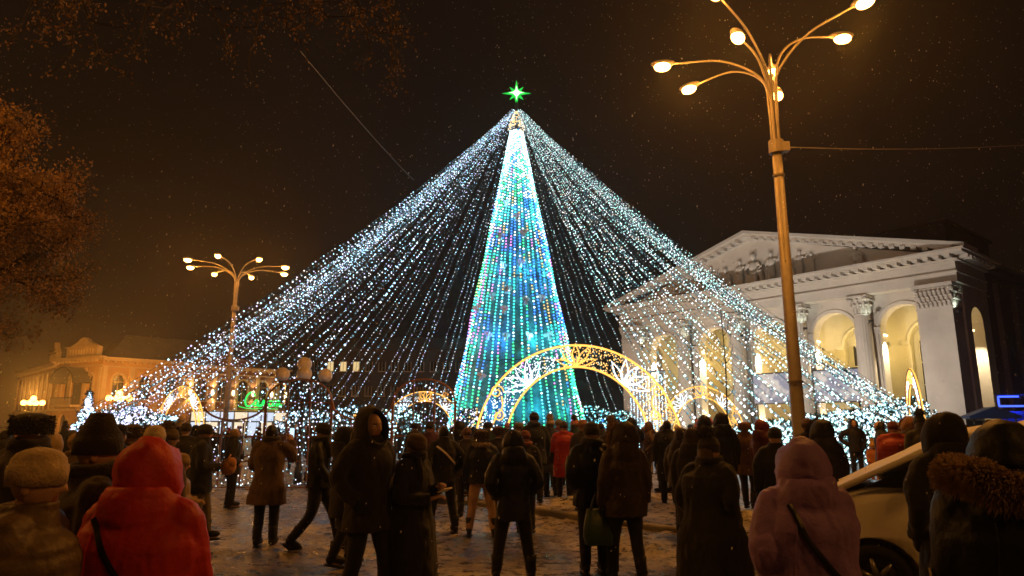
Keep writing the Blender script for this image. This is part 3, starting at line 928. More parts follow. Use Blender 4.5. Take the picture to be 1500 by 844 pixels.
for k in range(NS):
    q = 2 * PI * (k + .5 * (k % 2) * .3) / NS
    zz = np.arange(.6 + .28 * ((k * .618) % 1), ZT + .1, .225)
    t = zz / ZT
    r = RB + (RT - RB) * t + .10 * np.sin(zz * .9 + k) * (1 - t)
    jit = RNG.normal(0, .02, len(zz))
    P = np.stack([r * np.cos(q + jit * .15), r * np.sin(q + jit * .15), zz], 1)
    base = (0, 1, 2, 0, 1, 3, 1)[(k * 5) % 7]
    f = vnoise(np.stack([np.full(len(zz), k * .37), zz * .33, np.full(len(zz), 5.)], 1))
    f2 = vnoise(np.stack([np.full(len(zz), k * .9), zz * .9, np.full(len(zz), 15.)], 1))
    mi = np.where(f < .33, 2, np.where(f < .56, 0, np.where(f < .68, 1, 3)))
    mi = np.where(f2 > .82, 4, np.where(f2 < .17, 5, np.where(RNG.random(len(zz)) < .22, 6, mi)))
    mi = np.where((RNG.random(len(zz)) < .25) & (f2 < .72), base, mi)
    up = zz > 15
    mi = np.where(up & (RNG.random(len(zz)) < .10 + .065 * (zz - 15)), 6, mi)
    s = MB().octa(P, .060 + .020 * RNG.random(len(zz)), mi + 0)
    s.tube(P[::6] * [.995, .995, 1], .012, 4, 7)
    s.build('light_strand', [E[c] for c in LED] + [M['green_wire']], tree)
# bright white curtain just under the top
g = MB()
P = []
for k in range(70):
    q = 2 * PI * k / 70
    for z in np.arange(24.1, 25.5, .16):
        r = .12 + (25.6 - z) * .34
        if random.random() < .55: P.append([r * math.cos(q), r * math.sin(q), z + random.uniform(-.05, .05)])
g.octa(P, .05, RNG.choice([0, 1, 2], len(P), p=[.4, .3, .3]))
g.build('crown_lights', [E['r2'], E['w3'], E['amb']], tree)['kind'] = 'stuff'
# the star: eight faceted points
st = MB()
c0 = np.array([0, 0, 27.0])
for k in range(8):
    q = PI * k / 4 + PI / 2
    ln = 1.15 if k % 2 == 0 else .78
    if k == 4: ln = 1.25
    dx, dz = math.cos(q), math.sin(q)
    tip = c0 + np.array([dx * ln, 0, dz * ln]); pr = np.array([-dz, 0, dx]) * .17
    bs = c0 + np.array([dx, 0, dz]) * .20
    st.add([tip, bs + pr, bs - pr, bs + [0, -.16, 0], bs + [0, .16, 0], c0], [[0, 1, 3], [0, 3, 2], [0, 2, 4], [0, 4, 1], [5, 3, 1], [5, 2, 3], [5, 4, 2], [5, 1, 4]])
o = st.build('star', E['star2'], tree)
st = MB()
for k in range(4):
    q = PI * k / 2 + PI / 2
    dx, dz = math.cos(q), math.sin(q)
    tip = c0 + np.array([dx * .62, -.12, dz * .62]); pr = np.array([-dz, 0, dx]) * .13
    st.add([tip, c0 + pr + [0, -.19, 0], c0 - pr + [0, -.19, 0], c0 + [0, -.26, 0]], [[0, 1, 3], [0, 3, 2], [0, 2, 1]])
st.ell(c0 + [0, -.05, 0], (.26, .24, .26), 12, 8)
st.build('star_core', E['star'], o)
g = MB(); g.tube([(0, 0, 25.9), (0, 0, 26.5)], .07, 8); g.build('star_stem', M['dark_metal'], tree)
# added point lights wash the core with the strands' colours
for k, (q, z, c) in enumerate([(q, z, c) for z in (2.5, 7.5, 12.5, 17.5) for q, c in ((-150, (.05, .85, .75)), (-110, (.05, .30, 1)), (-75, (.08, .75, .95)), (-35, (.05, .8, .8)), (90, (.1, .6, .9)))]):
    r = RB + (RT - RB) * z / ZT + .55
    point_light('core_glow_light', (r * math.cos(R(q)), r * math.sin(R(q)), z), 130 if z < 15 else 50, c, .05, tree)
# white ornaments hung on the strands
def ornament():
    g = MB()
    g.ell((0, 0, .22), (.09, .09, .11), 8, 6); g.tube([(0, 0, .14), (0, 0, -.34)], [.06, .2], 8)
    for sg in (-1, 1): g.add([[0, .02, .08], [sg * .16, -.03, .30], [sg * .42, -.05, .22], [sg * .36, -.04, .0], [sg * .14, 0, -.05], [0, .08, .05]], [[0, 1, 2, 3, 4], [5, 4, 3, 2, 1]])
    return g
onb = None
for (px, py) in [(742, 295), (733, 345), (757, 318), (767, 343), (763, 389), (737, 392), (743, 428), (721, 437), (770, 445), (715, 495), (775, 497), (804, 495), (739, 458), (705, 554), (794, 440), (741, 498), (698, 452)]:
    z = AT(px, py, TY - 2)[2]
    r = RB + (RT - RB) * z / ZT + .2
    xx = AT(px, py, TY - r * .9)[0] - TX
    xx = max(-r * .93, min(r * .93, xx))
    yy = -math.sqrt(r * r - xx * xx)
    if onb is None:
        onb = ornament().build('angel_ornament', M['snow']); o = onb
    else:
        o = onb.copy(); COL.objects.link(o)
    o.location = (TX + xx, TY + yy, z); o.scale = (.85,) * 3
    o.rotation_euler = (0, random.uniform(-.4, .4), random.uniform(-.8, .8))
    tag(o, 'small white winged ornament hung among the blue strands of the light tree', 'ornament', 'white ornaments on the light tree')

# canopy of strings
RR = 26.0
AP = np.array([TX, TY, 25.5])
PAL = {'l': ['w1', 'w2', 'w3', 'l1'], 'r': ['r1', 'w2', 'w3', 'r2']}
def canopy(phi, side, zend, sag, r_end, lb, grp, sp=.34):
    f = R(phi) * (1 if side == 'r' else -1)
    endp = np.array([TX + r_end * math.sin(f), TY - r_end * math.cos(f), zend])
    top = AP + np.array([.45 * math.sin(f), -.45 * math.cos(f), -.25 * random.random()])
    L = np.linalg.norm(endp - top)
    n = int(L / sp)
    t = (np.arange(n) + RNG.uniform(-.3, .3, n)) / n
    t = t[t > 0]
    P = top + (endp - top) * t[:, None]
    P[:, 2] -= 4 * sag * t * (1 - t)
    wob = .10 * np.stack([vnoise(np.c_[t * 40, np.full(len(t), phi * 3.1 + 50), np.full(len(t), 1.)]), vnoise(np.c_[t * 40, np.full(len(t), phi * 3.1 + 70), np.full(len(t), 8.)]), vnoise(np.c_[t * 40, np.full(len(t), phi * 3.1 + 90), np.full(len(t), 4.)])], 1) - .05
    P = P + wob * 1.5
    k = RNG.choice(4, len(P), p=[.26, .26, .36, .12])
    s = MB().octa(P, (.024 + .022 * RNG.random(len(P))) * (.85 + .2 * np.clip((t - .15) * 3, 0, 1)) * (1 + (.45 * np.clip((t - .68) / .25, 0, 1) if side == 'r' and phi < 77 else 0)), k)
    tt = np.linspace(0, 1, 14)
    W = top + (endp - top) * tt[:, None]; W[:, 2] -= 4 * sag * tt * (1 - tt)
    s.tube(W, .01, 4, 4)
    o = s.build('light_string', [E[c] for c in PAL[side]] + [M['green_wire']])
    tag(o, lb, 'light string', grp)
def phis(a, b, step, bunch=6, gap=1.6):
    out, p, i = [], a, 0
    while p < b:
        out.append(p + random.uniform(-.25, .25) * step); i += 1
        p += step * (gap if i % bunch == 0 else 1)
    return out
LB = {'rf': 'string of icy white bulbs slanting from treetop down past the theatre arches to the snow', 'rb': 'string of icy white bulbs running from treetop back towards the theatre foot',
      'lf': 'string of cool white bulbs slanting from treetop down to the scalloped light fence', 'lm': 'string of cool white bulbs on the long left edge of the light canopy', 'lb': 'string of cool white bulbs running back from treetop towards the dark office block'}
for p in phis(13, 76, .98, 8, 2.4): canopy(p, 'r', random.uniform(.2, .9), 1.9 + random.uniform(-.3, .3), RR + 1.0, LB['rf'], 'canopy strings over the right of the square', .26)
for p in phis(78, 172, 2.6, 5, 1.5): canopy(p, 'r', 2.4, 1.1, RR, LB['rb'], 'canopy strings behind the tree on the right')
for p in phis(16, 42, 2.0, 4, 1.5): canopy(p, 'l', 2.6, .9, RR + 1, LB['lf'], 'canopy strings over the light fence', .32)
for p in phis(43, 100, 1.30, 7, 3.0): canopy(p, 'l', random.uniform(1.2, 2.2), 1.7 + random.uniform(-.3, .3), RR + .4, LB['lm'], 'canopy strings on the left edge', .30)
for p in phis(101, 172, 2.4, 5, 1.8): canopy(p, 'l', 2.4, .9, RR, LB['lb'], 'canopy strings behind the tree on the left')

# ------------------------------------------------------------------ golden arches
def spiral(c, r0, turns, start, sgn, n=40):
    t = np.linspace(0, 1, n)
    a_ = start + sgn * turns * 2 * PI * t
    r = r0 * (1 - .82 * t)
    return np.stack([c[0] + r * np.cos(a_), np.zeros(n), c[1] + r * np.sin(a_)], 1)
def leaf_loop(o2, ang, ln, wd):
    d = np.array([math.cos(ang), math.sin(ang)]); p = np.array([-d[1], d[0]])
    q = [o2, o2 + d * ln * .35 + p * wd, o2 + d * ln * .6 + p * wd * .85, o2 + d * ln, o2 + d * ln * .6 - p * wd * .85, o2 + d * ln * .35 - p * wd, o2]
    return np.array([[a_[0], 0, a_[1]] for a_ in q])
def arch_thing(loc, rz, lb, sc=1., grp='golden light arches around the square', dens=1.):
    o = empty('light_arch', loc, rz, lb, 'light arch', grp)
    o.scale = (sc,) * 3
    AO, BO, AI, BI, ZZ = 3.72, 3.75, 2.62, 2.95, .85
    a_ = np.linspace(0, PI, 60)
    fr_ = MB(); rp = MB()
    for A, B in ((AO, BO), (AI, BI)):
        P = np.stack([A * np.cos(a_), np.zeros(60), ZZ + B * np.sin(a_)], 1)
        P = np.vstack([[[A, 0, 0]], P, [[-A, 0, 0]]])
        fr_.tube(P + [0, .05, 0], .03, 6)
        rp.tube(P, .040, 6)
    for sg in (-1, 1):
        for z in (.06, .8): fr_.box((sg * (AO + AI) / 2, .05, z), (AO - AI, .06, .06))
        fr_.box((sg * (AO + AI) / 2, .05, .03), (1.5, .6, .06))
        # long stem that ends in scrolls
        st_ = spline([(sg * 3.3, 0, .2), (sg * 3.25, 0, 1.2), (sg * 2.95, 0, 2.0), (sg * 2.72, 0, 2.35), (sg * 2.75, 0, 2.75)], 30)
        rp.tube(st_, .03, 5)
        rp.tube(spiral((sg * 2.93, 2.9), .26, 1.5, PI if sg > 0 else 0, -sg), .024, 5)
        rp.tube(spiral((sg * 2.86, 2.05), .22, 1.5, PI / 2, sg), .024, 5)
        rp.tube(spiral((sg * 3.05, 1.15), .25, 1.6, 0 if sg > 0 else PI, sg), .026, 5)
        rp.tube(spiral((sg * 3.52, 1.2), .24, 1.6, PI if sg > 0 else 0, -sg), .026, 5)
    fr_.build('arch_frame', M['copper_frame'], o)
    rp.build('gold_outline', E['gold'], o)
    mo = MB()
    c_ = np.array([0, ZZ + BI + .03])
    for da, ln, wd in ((0, .98, .14), (38, .95, .13), (-38, .95, .13), (72, .8, .1), (-72, .8, .1)):
        mo.tube(leaf_loop(c_, PI / 2 + R(da), ln * (.85 if da == 0 else 1), wd), .026, 5)
    mo.build('gold_flower', E['gold'], o)
    for sg in (-1, 1):
        mo = MB()
        q = R(90 - sg * 40)
        c_ = np.array([AI * math.cos(q) * 1.02, ZZ + BI * math.sin(q) * 1.02])
        for da, ln, wd in ((0, .85, .13), (33, .92, .13), (-33, .92, .13), (66, .95, .11), (-66, .95, .11)):
            mo.tube(leaf_loop(c_, q + R(da), ln, wd), .026, 5)
        mo.build('white_flower', E['white_rope'], o)
    n_ = int(900 * dens)
    q = RNG.uniform(.12, PI - .12, n_); f = RNG.random(n_)
    A = AI + (AO - AI) * f; B = BI + (BO - BI) * f
    P = np.stack([A * np.cos(q), RNG.uniform(-.02, .05, n_), ZZ + B * np.sin(q)], 1)
    k = np.where(q < PI * .56, 0, 1); k = np.where(RNG.random(n_) < .18, 2, k)
    MB().octa(P, .015 + .012 * RNG.random(n_), k).build('fairy_lights', [E['gold_b'], E['w2'], E['w3']], o)['kind'] = 'stuff'
    return o
arch_thing((2.35, 25.2, .02), R(-6), 'large golden light arch before the teal tree, with the crowd beneath', 1.0, dens=1.3)
for px, d_, rz, lb in ((262, 52, -38, 'golden light arch at the left before the orange-lit building'), (1030, 52, 20, 'golden light arch left of the tall lamp post, before the theatre'),
                       (1342, 36, 66, 'narrow side-on golden light arch beside the theatre corner pier'), (622, 60, 22, 'dimmer golden light arch left of the teal tree')):
    g0 = AT(px, 622, d_)
    arch_thing((g0[0], d_, 0), R(rz), lb, 1.0 if d_ > 40 else 1.0, dens=.6)

# ------------------------------------------------------------------ scalloped light fence
FY = 19.2
def fx(px): return (px - 750) / 1000 * FY * 1.0
def fence(x0, x1, kind, lb):
    o = empty('light_fence', ((x0 + x1) / 2, FY, 0), 0, lb, 'light fence', 'scalloped light fence left of the golden arch')
    hw = (x1 - x0) / 2
    xs = np.linspace(-hw, hw, 30)
    if kind == 'arch': top = 2.35 + .62 * np.sqrt(np.maximum(0, 1 - (xs / hw) ** 2)) ** 1.0
    else: top = 2.35 - .50 * np.sqrt(np.maximum(0, 1 - (xs / hw) ** 2))
    fr_ = MB()
    fr_.tube(np.stack([xs, 0 * xs, top], 1), .03, 6)
    for sx in ([-1, 1] if kind == 'arch' else []): fr_.box((sx * hw, 0, 1.18), (.07, .07, 2.36))
    for t in (-.34, .34): fr_.box((t * hw, 0, (np.interp(t * hw, xs, top)) / 2), (.04, .04, np.interp(t * hw, xs, top) - .04))
    for z in (.06, .75, 1.42) + ((2.33,) if kind == 'arch' else ()): fr_.box((0, 0, z), (2 * hw - .08, .035, .035))
    for sx in (-1, 1): fr_.box((sx * (hw - .15), 0, .03), (.28, .5, .05))
    fr_.build('fence_frame', M['copper_frame'], o)
    P = []
    for x in np.arange(-hw + .05, hw, .105):
        tz = np.interp(x, xs, top)
        zz = np.arange(.12, tz, .13)
        zz = zz + RNG.uniform(-.05, .05, len(zz))
        keep = RNG.random(len(zz)) < np.where(zz > 1.45, .85, .7)
        zz = zz[keep]
        P.append(np.stack([x + RNG.normal(0, .022, len(zz)), RNG.uniform(-.05, .05, len(zz)), zz], 1))
    P = np.concatenate(P)
    s = MB().octa(P, .013 + .010 * RNG.random(len(P)), RNG.choice(4, len(P), p=[.3, .25, .3, .15]))
    for x in np.arange(-hw + .05, hw, .21): s.tube([(x, .03, .1), (x, .03, np.interp(x, xs, top))], .004, 3, 4)
    s.build('light_curtain', [E['w1'], E['w2'], E['w3'], E['l1'], M['white_wire']], o)['kind'] = 'stuff'
edges = [(303, 395, 'swag', 'light fence bay with sagging top under the green neon sign'), (395, 490, 'arch', 'light fence bay with arched top below the five opal globes'),
         (490, 578, 'swag', 'light fence bay with sagging top behind the hooded man'), (578, 668, 'arch', 'light fence bay with arched top next to the large golden arch')]
for a0, a1, kd, lb in edges: fence(fx(a0), fx(a1), kd, lb)

# light column by the arch's right foot
o = empty('light_column', (5.5, 28.5, 0), 0, 'tall white column of vertical light strands behind the right foot of the large golden arch', 'light column')
s = MB(); fr_ = MB()
for x in np.linspace(-.55, .75, 6):
    for y in (-.4, .3):
        zz = np.arange(.1, 4.2 - .5 * abs(x), .075)
        s.octa(np.stack([np.full(len(zz), x) + RNG.normal(0, .012, len(zz)), np.full(len(zz), y), zz], 1), .026, RNG.choice(3, len(zz), p=[.5, .3, .2]))
    fr_.tube([(x, -.05, 0), (x, -.05, 4.2 - .5 * abs(x))], .02, 5)
s.build('light_strand', [E['w1'], E['w2'], E['w3']], o)
for z in (.05, 2.0, 3.9): fr_.box((.1, -.05, z), (1.35, .8, .04))
fr_.build('column_frame', M['white_wire'], o)
point_light('column_light', (.1, -1.0, 1.6), 60, (.7, .85, 1), .1, o)

# shrubs and a small conifer wrapped in lights
def shrub(loc, h_, w_, lb, pal, nb=700, conifer=False, sc_b=1.):
    o = empty('lit_conifer' if conifer else 'lit_shrub', loc, 0, lb, 'conifer' if conifer else 'shrub', 'greenery wrapped in lights')
    n_ = 1500
    if conifer:
        z = RNG.random(n_) ** 1.3; rr = (1 - z) * (.55 + .45 * np.abs(np.sin(z * 16)))
    else:
        z = RNG.random(n_); rr = np.sqrt(np.maximum(0, 1 - (2 * z - .8) ** 2 / 1.5))
    rr = rr * (1 - .5 * RNG.random(n_) ** 2)
    a_ = RNG.uniform(0, 2 * PI, n_)
    rr *= 1 + .28 * np.sin(a_ * 3 + z * 6) * .7
    P = np.stack([rr * w_ * np.cos(a_), rr * w_ * np.sin(a_), .12 + z * (h_ - .12)], 1)
    g = MB()
    D = RNG.normal(size=(n_, 3)); D /= np.linalg.norm(D, axis=1)[:, None]
    U = np.cross(D, RNG.normal(size=(n_, 3))); U /= np.linalg.norm(U, axis=1)[:, None]
    l_ = (.10 + .10 * RNG.random(n_))[:, None]
    V = np.stack([P - U * l_ * .3, P + D * l_ * 1.3, P + U * l_ * .3, P - D * l_ * .4], 1).reshape(-1, 3)
    g.add(V, (np.arange(n_)[:, None] * 4 + np.arange(4)).tolist())
    g.build('foliage', M['evergreen'], o)
    st_ = MB(); st_.tube([(0, 0, 0), (0, 0, h_ * .8)], [.09, .03], 7)
    for k_ in range(5): st_.tube([(0, 0, h_ * .15 * k_ * .8 + .1), (w_ * .6 * math.cos(k_ * 2.4), w_ * .6 * math.sin(k_ * 2.4), h_ * (.25 + .13 * k_))], [.04, .012], 5)
    st_.build('stem', M['bark'], o)
    pick = RNG.choice(n_, min(n_, nb), replace=False)
    MB().octa(P[pick] * [1.04, 1.04, 1], (.036 + .030 * RNG.random(len(pick))) * sc_b, RNG.choice(3, len(pick), p=[.4, .3, .3])).build('fairy_lights', [E[c] for c in pal], o)['kind'] = 'stuff'
for px, py, d_, h_, w_, lb, pal, cn in ((126, 0, 31, 3.2, .95, 'small pointed conifer wrapped in white lights, leftmost of the lit greenery', ('w1', 'l1', 'w2'), True),
        (160, 0, 30, 2.3, 1.1, 'round shrub wrapped in white lights just right of the lit conifer', ('l1', 'w2', 'w3'), False), (195, 0, 30, 2.5, 1.15, 'round shrub wrapped in white lights, second to the right of the lit conifer', ('l1', 'w2', 'w3'), False),
        (238, 0, 33, 2.2, 1.2, 'shrub wrapped in white lights under the left golden arch', ('w1', 'w2', 'w3'), False),
        (450, 0, 40, 2.6, 1.7, 'wide lit shrub behind the fence bay below the opal globes', ('w1', 'w2', 'w3'), False), (525, 0, 42, 2.9, 2.0, 'wide lit shrub behind the sagging fence bay left of the hooded man', ('w1', 'w2', 'w3'), False),
        (585, 0, 46, 2.9, 1.7, 'lit shrub between the hooded man and the dimmer golden arch', ('w1', 'r1', 'w3'), False),
        (690, 0, 38, 2.6, 1.0, 'lit shrub at the left foot of the large golden arch', ('l1', 'amb', 'w2'), False),
        (1296, 0, 33, 2.7, 1.3, 'added lit shrub left of the narrow golden arch, at the end of the icy strings', ('r1', 'w2', 'w1'), False), (1338, 0, 39, 3.3, 1.2, 'added lit shrub inside the narrow golden arch by the theatre corner', ('r1', 'w2', 'w1'), False),  # both shrubs added to thicken the mass of lights on the right
        (1098, 0, 27.5, 1.7, 1.3, 'added low lit shrub at the foot of the icy strings, just right of the sapling', ('r1', 'w2', 'w1'), False), (1140, 0, 28.5, 1.9, 1.3, 'added low lit shrub at the foot of the icy strings, left of the tall lamp post', ('r1', 'w2', 'w1'), False),  # these four are added, standing in for string lights near the snow
        (1196, 0, 28, 2.1, 1.4, 'added low lit shrub at the foot of the icy strings, right of the tall lamp post', ('r1', 'w2', 'w3'), False), (1243, 0, 29, 2.3, 1.4, 'added low lit shrub behind the man with one hand on his hip', ('r1', 'w2', 'w1'), False),
        (868, 0, 58, 3.3, 2.0, 'dome-shaped shrub with icy lights seen through the large golden arch, left one of two', ('r1', 'w3', 'aqua'), False), (912, 0, 54, 2.8, 1.6, 'dome-shaped shrub with icy lights seen through the large golden arch, right one of two', ('r1', 'w3', 'aqua'), False),
        (890, 0, 56, 2.3, .8, 'small shrub with deep blue lights seen through the large golden arch', ('blue', 'aqua', 'blue'), False)):
    q = AT(px, 622, d_)
    shrub((q[0], d_, 0), h_, w_, lb, pal, (1000 if px < 300 else 760) if d_ < 36 else 380, cn, 1.0 if d_ < 40 else 1.15)

# ------------------------------------------------------------------ lamp posts
def post(loc, arms, lb, lights=1., rz=0):
    o = empty('street_lamp', loc, rz, lb, 'street lamp', 'eight-armed sodium street lamps')
    p = MB(); p.tube([(0, 0, 0), (0, 0, .7), (0, 0, .75), (0, 0, 7.9)], [.18, .18, .150, .105], 16)
    p.build('pole', M['pole'], o, True)
    p = MB(); p.tube([(0, 0, 7.85), (0, 0, 7.87), (0, 0, 8.17), (0, 0, 8.19)], [.10, .17, .17, .12], 16)
    p.box((.16, -.06, 8.0), (.2, .16, .22));
    p.build('collar', M['pole'], o)
    for z, r in ((7.3, .135), (2.6, .165)): MB().tube([(0, 0, z), (0, 0, z + .05)], r, 14).build('band', M['pole'], o)
    for k, (ax, ay, az) in enumerate(arms):
        r = math.hypot(ax, ay); d = np.array([ax / r, ay / r])
        P = spline([(d[0] * .07, d[1] * .07, 7.95), (d[0] * .09, d[1] * .09, 9.0), (d[0] * .2, d[1] * .2, az - .55), (d[0] * r * .45, d[1] * r * .45, az - .02), (d[0] * r * .97, d[1] * r * .97, az + .03)], 22)
        t = MB(); t.tube(P, np.linspace(.036, .022, 22), 7)
        ar = t.build('arm', M['pole'], o, True)
        q = np.array([d[0] * r, d[1] * r, az])
        rot = Euler((0, 0, math.atan2(d[1], d[0])))
        hd = MB(); hd.ell(q + [d[0] * .12, d[1] * .12, .05], (.30, .13, .08), 14, 8, rot=rot); hd.build('lamp_head', M['pole'], ar, True)
        ln = MB(); ln.ell(q + [d[0] * .14, d[1] * .14, -.03], (.20, .13, .12), 14, 8, rot=rot); ln.build('lamp_lens', E['lamp'], ar, True)
        if lights: point_light('lamp_light', q + [d[0] * .14, d[1] * .14, -.26], STREET_W * lights, SODIUM, .12, ar)
    return o
post((6.12, 14.85, 0), [(-2.32, .36, 10.3), (-1.42, 1.42, 10.3), (-1.15, -1.35, 9.95), (.62, 1.35, 10.75), (.86, 1.75, 10.3), (1.6, -.1, 10.75), (1.15, -2.0, 10.35), (-1.9, -2.3, 10.35)], 'near tall steel street lamp with eight sodium lamps, right of the tree')
post((-15.25, 37, 0), [(2.5 * math.cos(R(q)), 2.5 * math.sin(R(q)), 10.35) for q in (-90, -45, 0, 40, 95, 140, 180, 222)], 'far steel street lamp with eight sodium lamps, left of the tree')
RING = [(2.4 * math.cos(R(q)), 2.4 * math.sin(R(q)), 10.35) for q in range(20, 380, 45)]
# two added posts out of view light the crowd's backs and the left tree
post((-14.2, 7.5, 0), RING, 'added unseen steel street lamp outside the frame on the left', .72)
post((9.5, -5.5, 0), RING, 'added unseen steel street lamp behind the viewer to the right', .42)

# ------------------------------------------------------------------ globe lanterns
def lantern(loc, lit, lb, sc=1.):
    o = empty('globe_lantern', loc, R(18), lb, 'lantern', 'five-globe lanterns')
    o.scale = (sc,) * 3
    p = MB(); p.tube([(0, 0, 0), (0, 0, .5), (0, 0, .55), (0, 0, 3.0)], [.13, .12, .07, .05], 12)
    p.build('post', M['dark_metal'], o, True)
    spots = [(0, 0, 3.55)] + [(.62 * math.cos(q), .62 * math.sin(q), 3.22) for q in (0, PI / 2, PI, 3 * PI / 2)]
    for k, (x, y, z) in enumerate(spots):
        if k:
            p = MB(); p.tube(spline([(0, 0, 2.6), (x * .55, y * .55, 2.55), (x, y, 2.75), (x, y, z - .2)], 14), .022, 6); p.build('arm', M['dark_metal'], o, True)
        p = MB(); p.ell((x, y, z), .215, 20, 14); p.build('globe', E['globe'] if lit else M['globe_off'], o, True)
        p = MB(); p.tube([(x, y, z - .28), (x, y, z - .19)], [.06, .12], 10); p.build('globe_cup', M['dark_metal'], o, True)
    if lit: point_light('globe_light', (0, 0, 4.1), 5200 * lit, (1, .38, .05), .3, o)
q = AT(441, 622, 20.6); lantern((q[0], 20.6, 0), 0, 'unlit lantern with five opal globes above the light fence', .99)
q = AT(44, 622, 62); lantern((q[0], 62, 0), 2.2, 'glowing orange lantern with five globes, left one before the ornate building', 1.15)
q = AT(170, 622, 60); lantern((q[0], 60, 0), 1.7, 'glowing orange lantern with five globes, right one above the lit shrubs', 1.25)
# ------------------------------------------------------------------ people
def head_mesh(mb, c, s=1., yaw=0., pitch=0., mi=(0, 1, 2, 3), detail=True):
    """head with face looking along +Y; c = centre at eye height"""
    seg, rg = (44, 32) if detail else (18, 14)
    V, F = [], []
    th = np.linspace(0.02, PI - .02, rg); ph = np.arange(seg) * 2 * PI / seg
    T, A = np.meshgrid(th, ph, indexing='ij')
    x = np.sin(T) * np.cos(A); y = np.sin(T) * np.sin(A); z = np.cos(T)
    X = x * .076; Y = y * .097; Z = z * .118
    lowr = np.clip(-z, 0, 1)
    X = X * (1 - .30 * lowr ** 1.6)
    Y = np.where(y > 0, Y * (1 - .10 * lowr ** 2), Y * (1 - .45 * lowr ** 1.3))
    Y = Y + np.where(y < 0, -.010 * np.clip(z + .2, 0, 1), 0)
    fr_ = (y > 0).astype(float)
    g = lambda a, b_: np.exp(-(a / b_) ** 2)
    Y = Y + fr_ * .030 * g(X, .013) * np.where(Z < -.028, g(Z + .028, .010), np.where(Z > -.028, np.clip(1 - (Z + .028) / .065, 0, 1), 0))
    Y = Y + fr_ * .006 * g(X, .045) * g(Z - .026, .012)
    Y = Y - fr_ * .012 * (g(X - .031, .016) + g(X + .031, .016)) * g(Z - .004, .013)
    Y = Y + fr_ * .007 * g(X, .022) * (g(Z + .058, .006) + g(Z + .070, .007)) - fr_ * .004 * g(X, .024) * g(Z + .064, .003)
    Y = Y + fr_ * .012 * g(X, .022) * g(Z + .097, .016)
    Y = Y + fr_ * .006 * (g(X - .045, .018) + g(X + .045, .018)) * g(Z + .022, .020)
    P = np.stack([X, Y, Z], -1).reshape(-1, 3)
    mis = []
    for i in range(rg - 1):
        for j in range(seg):
            F.append([i * seg + j, (i + 1) * seg + j, (i + 1) * seg + (j + 1) % seg, i * seg + (j + 1) % seg])
            ctr = P[F[-1]].mean(0)
            lip = ctr[1] > .05 and abs(ctr[0]) < .024 and -.076 < ctr[2] < -.054
            brow = ctr[1] > .05 and .016 < abs(ctr[0]) < .046 and .020 < ctr[2] < .030
            mis.append(mi[2] if lip else mi[3] if brow and detail else mi[0])
    rot = Euler((pitch, 0, yaw))
    Rm = np.array(rot.to_matrix())
    q = MB(); q.add(P, F, mis)
    q.add([P[0:seg].mean(0), *P[0:seg]], [[0, 1 + j, 1 + (j + 1) % seg] for j in range(seg)], mi[0])
    for sg in (-1, 1):
        q.ell((sg * .074, -.012, -.012), (.010, .020, .031), 10, 8, mi[0])
        if detail:
            q.ell((sg * .031, .0745, .004), (.0135, .0135, .011), 12, 8, mi[1])
            q.ell((sg * .031, .0835, .004), (.006, .005, .0058), 10, 6, mi[3])
    q.v = [v * s @ Rm.T + np.array(c) for v in q.v]
    for v, in zip(q.v): pass
    V = np.concatenate(q.v)
    mb.add(V, q.f, q.m)

def hand_mesh(mb, w, d, up, side, mi=0, curl=.5, s=1., n=6):
    """five-fingered hand from the wrist w along d; up = back of the hand; side = +1 thumb to the left of d"""
    d = np.array(d, float); d /= np.linalg.norm(d)
    up = np.array(up, float); up -= d * (up @ d); up /= np.linalg.norm(up)
    r = np.cross(d, up) * side
    w = np.array(w, float)
    def at(a, b_, c_): return w + s * (d * a + r * b_ + up * c_)
    rings = []
    for t, hw, ht in ((-.02, .026, .022), (.02, .034, .020), (.055, .042, .018), (.085, .041, .015), (.095, .034, .011)):
        aa = np.arange(10) * 2 * PI / 10
        rings.append(np.array([at(t, hw * math.cos(q), ht * math.sin(q)) for q in aa]))
    mb.loft(rings, mi)
    for k, (off, ln) in enumerate(((-.030, .062), (-.010, .078), (.011, .074), (.030, .058))):
        p = [(.075, off, 0)]
        ang = 0.; x, z = .088, 0.
        p.append((x, off, z))
        for f in (.45, .32, .27):
            ang += curl * (.75 + .12 * k)
            x += ln * f * math.cos(ang); z -= ln * f * math.sin(ang)
            p.append((x, off * (1 - .12 * curl), z))
        mb.tube([at(*q) for q in p], [s * v for v in (.0095, .0095, .009, .0082, .006)], n, mi)
    p = [(.015, -.026, -.004), (.040, -.050, -.012), (.065, -.058, -.022), (.086, -.054, -.030)]
    mb.tube([at(*q) for q in p], [s * v for v in (.014, .0115, .010, .007)], n, mi)

ARMS = {
    'down': ((.255, -.03, 1.13), (.265, .05, .89)), 'pocket': ((.29, -.07, 1.13), (.205, .10, .96)), 'hold': ((.25, .04, 1.12), (.07, .27, 1.10)),
    'phone': ((.27, .20, 1.22), (.20, .34, 1.48)), 'read': ((.25, .03, 1.13), (.08, .28, 1.20)), 'fwd': ((.245, .08, 1.14), (.22, .22, .95)), 'back': ((.25, -.14, 1.15), (.25, -.16, .92)),
    'carry': ((.26, -.02, 1.12), (.27, .06, .86)), 'hip': ((.36, -.10, 1.16), (.215, .02, 1.0)), 'chest': ((.26, .06, 1.14), (.02, .24, 1.24)),
}
def lerp_ring(z, tab):
    zs = [t[0] for t in tab]
    return [np.interp(z, zs, [t[k] for t in tab]) for k in range(1, len(tab[0]))]

def sleeve_pts(sg, arm, bulk, H0=0):
    e, w = arm
    sh = (sg * .165 * (.6 + .4 * bulk), 0, 1.405)
    return spline([(sg * .10, 0, 1.43), sh, (sg * (abs(e[0]) * .92), e[1] * .55, e[2] + .14), (sg * e[0], e[1], e[2]), (sg * w[0], w[1], w[2])], 18)

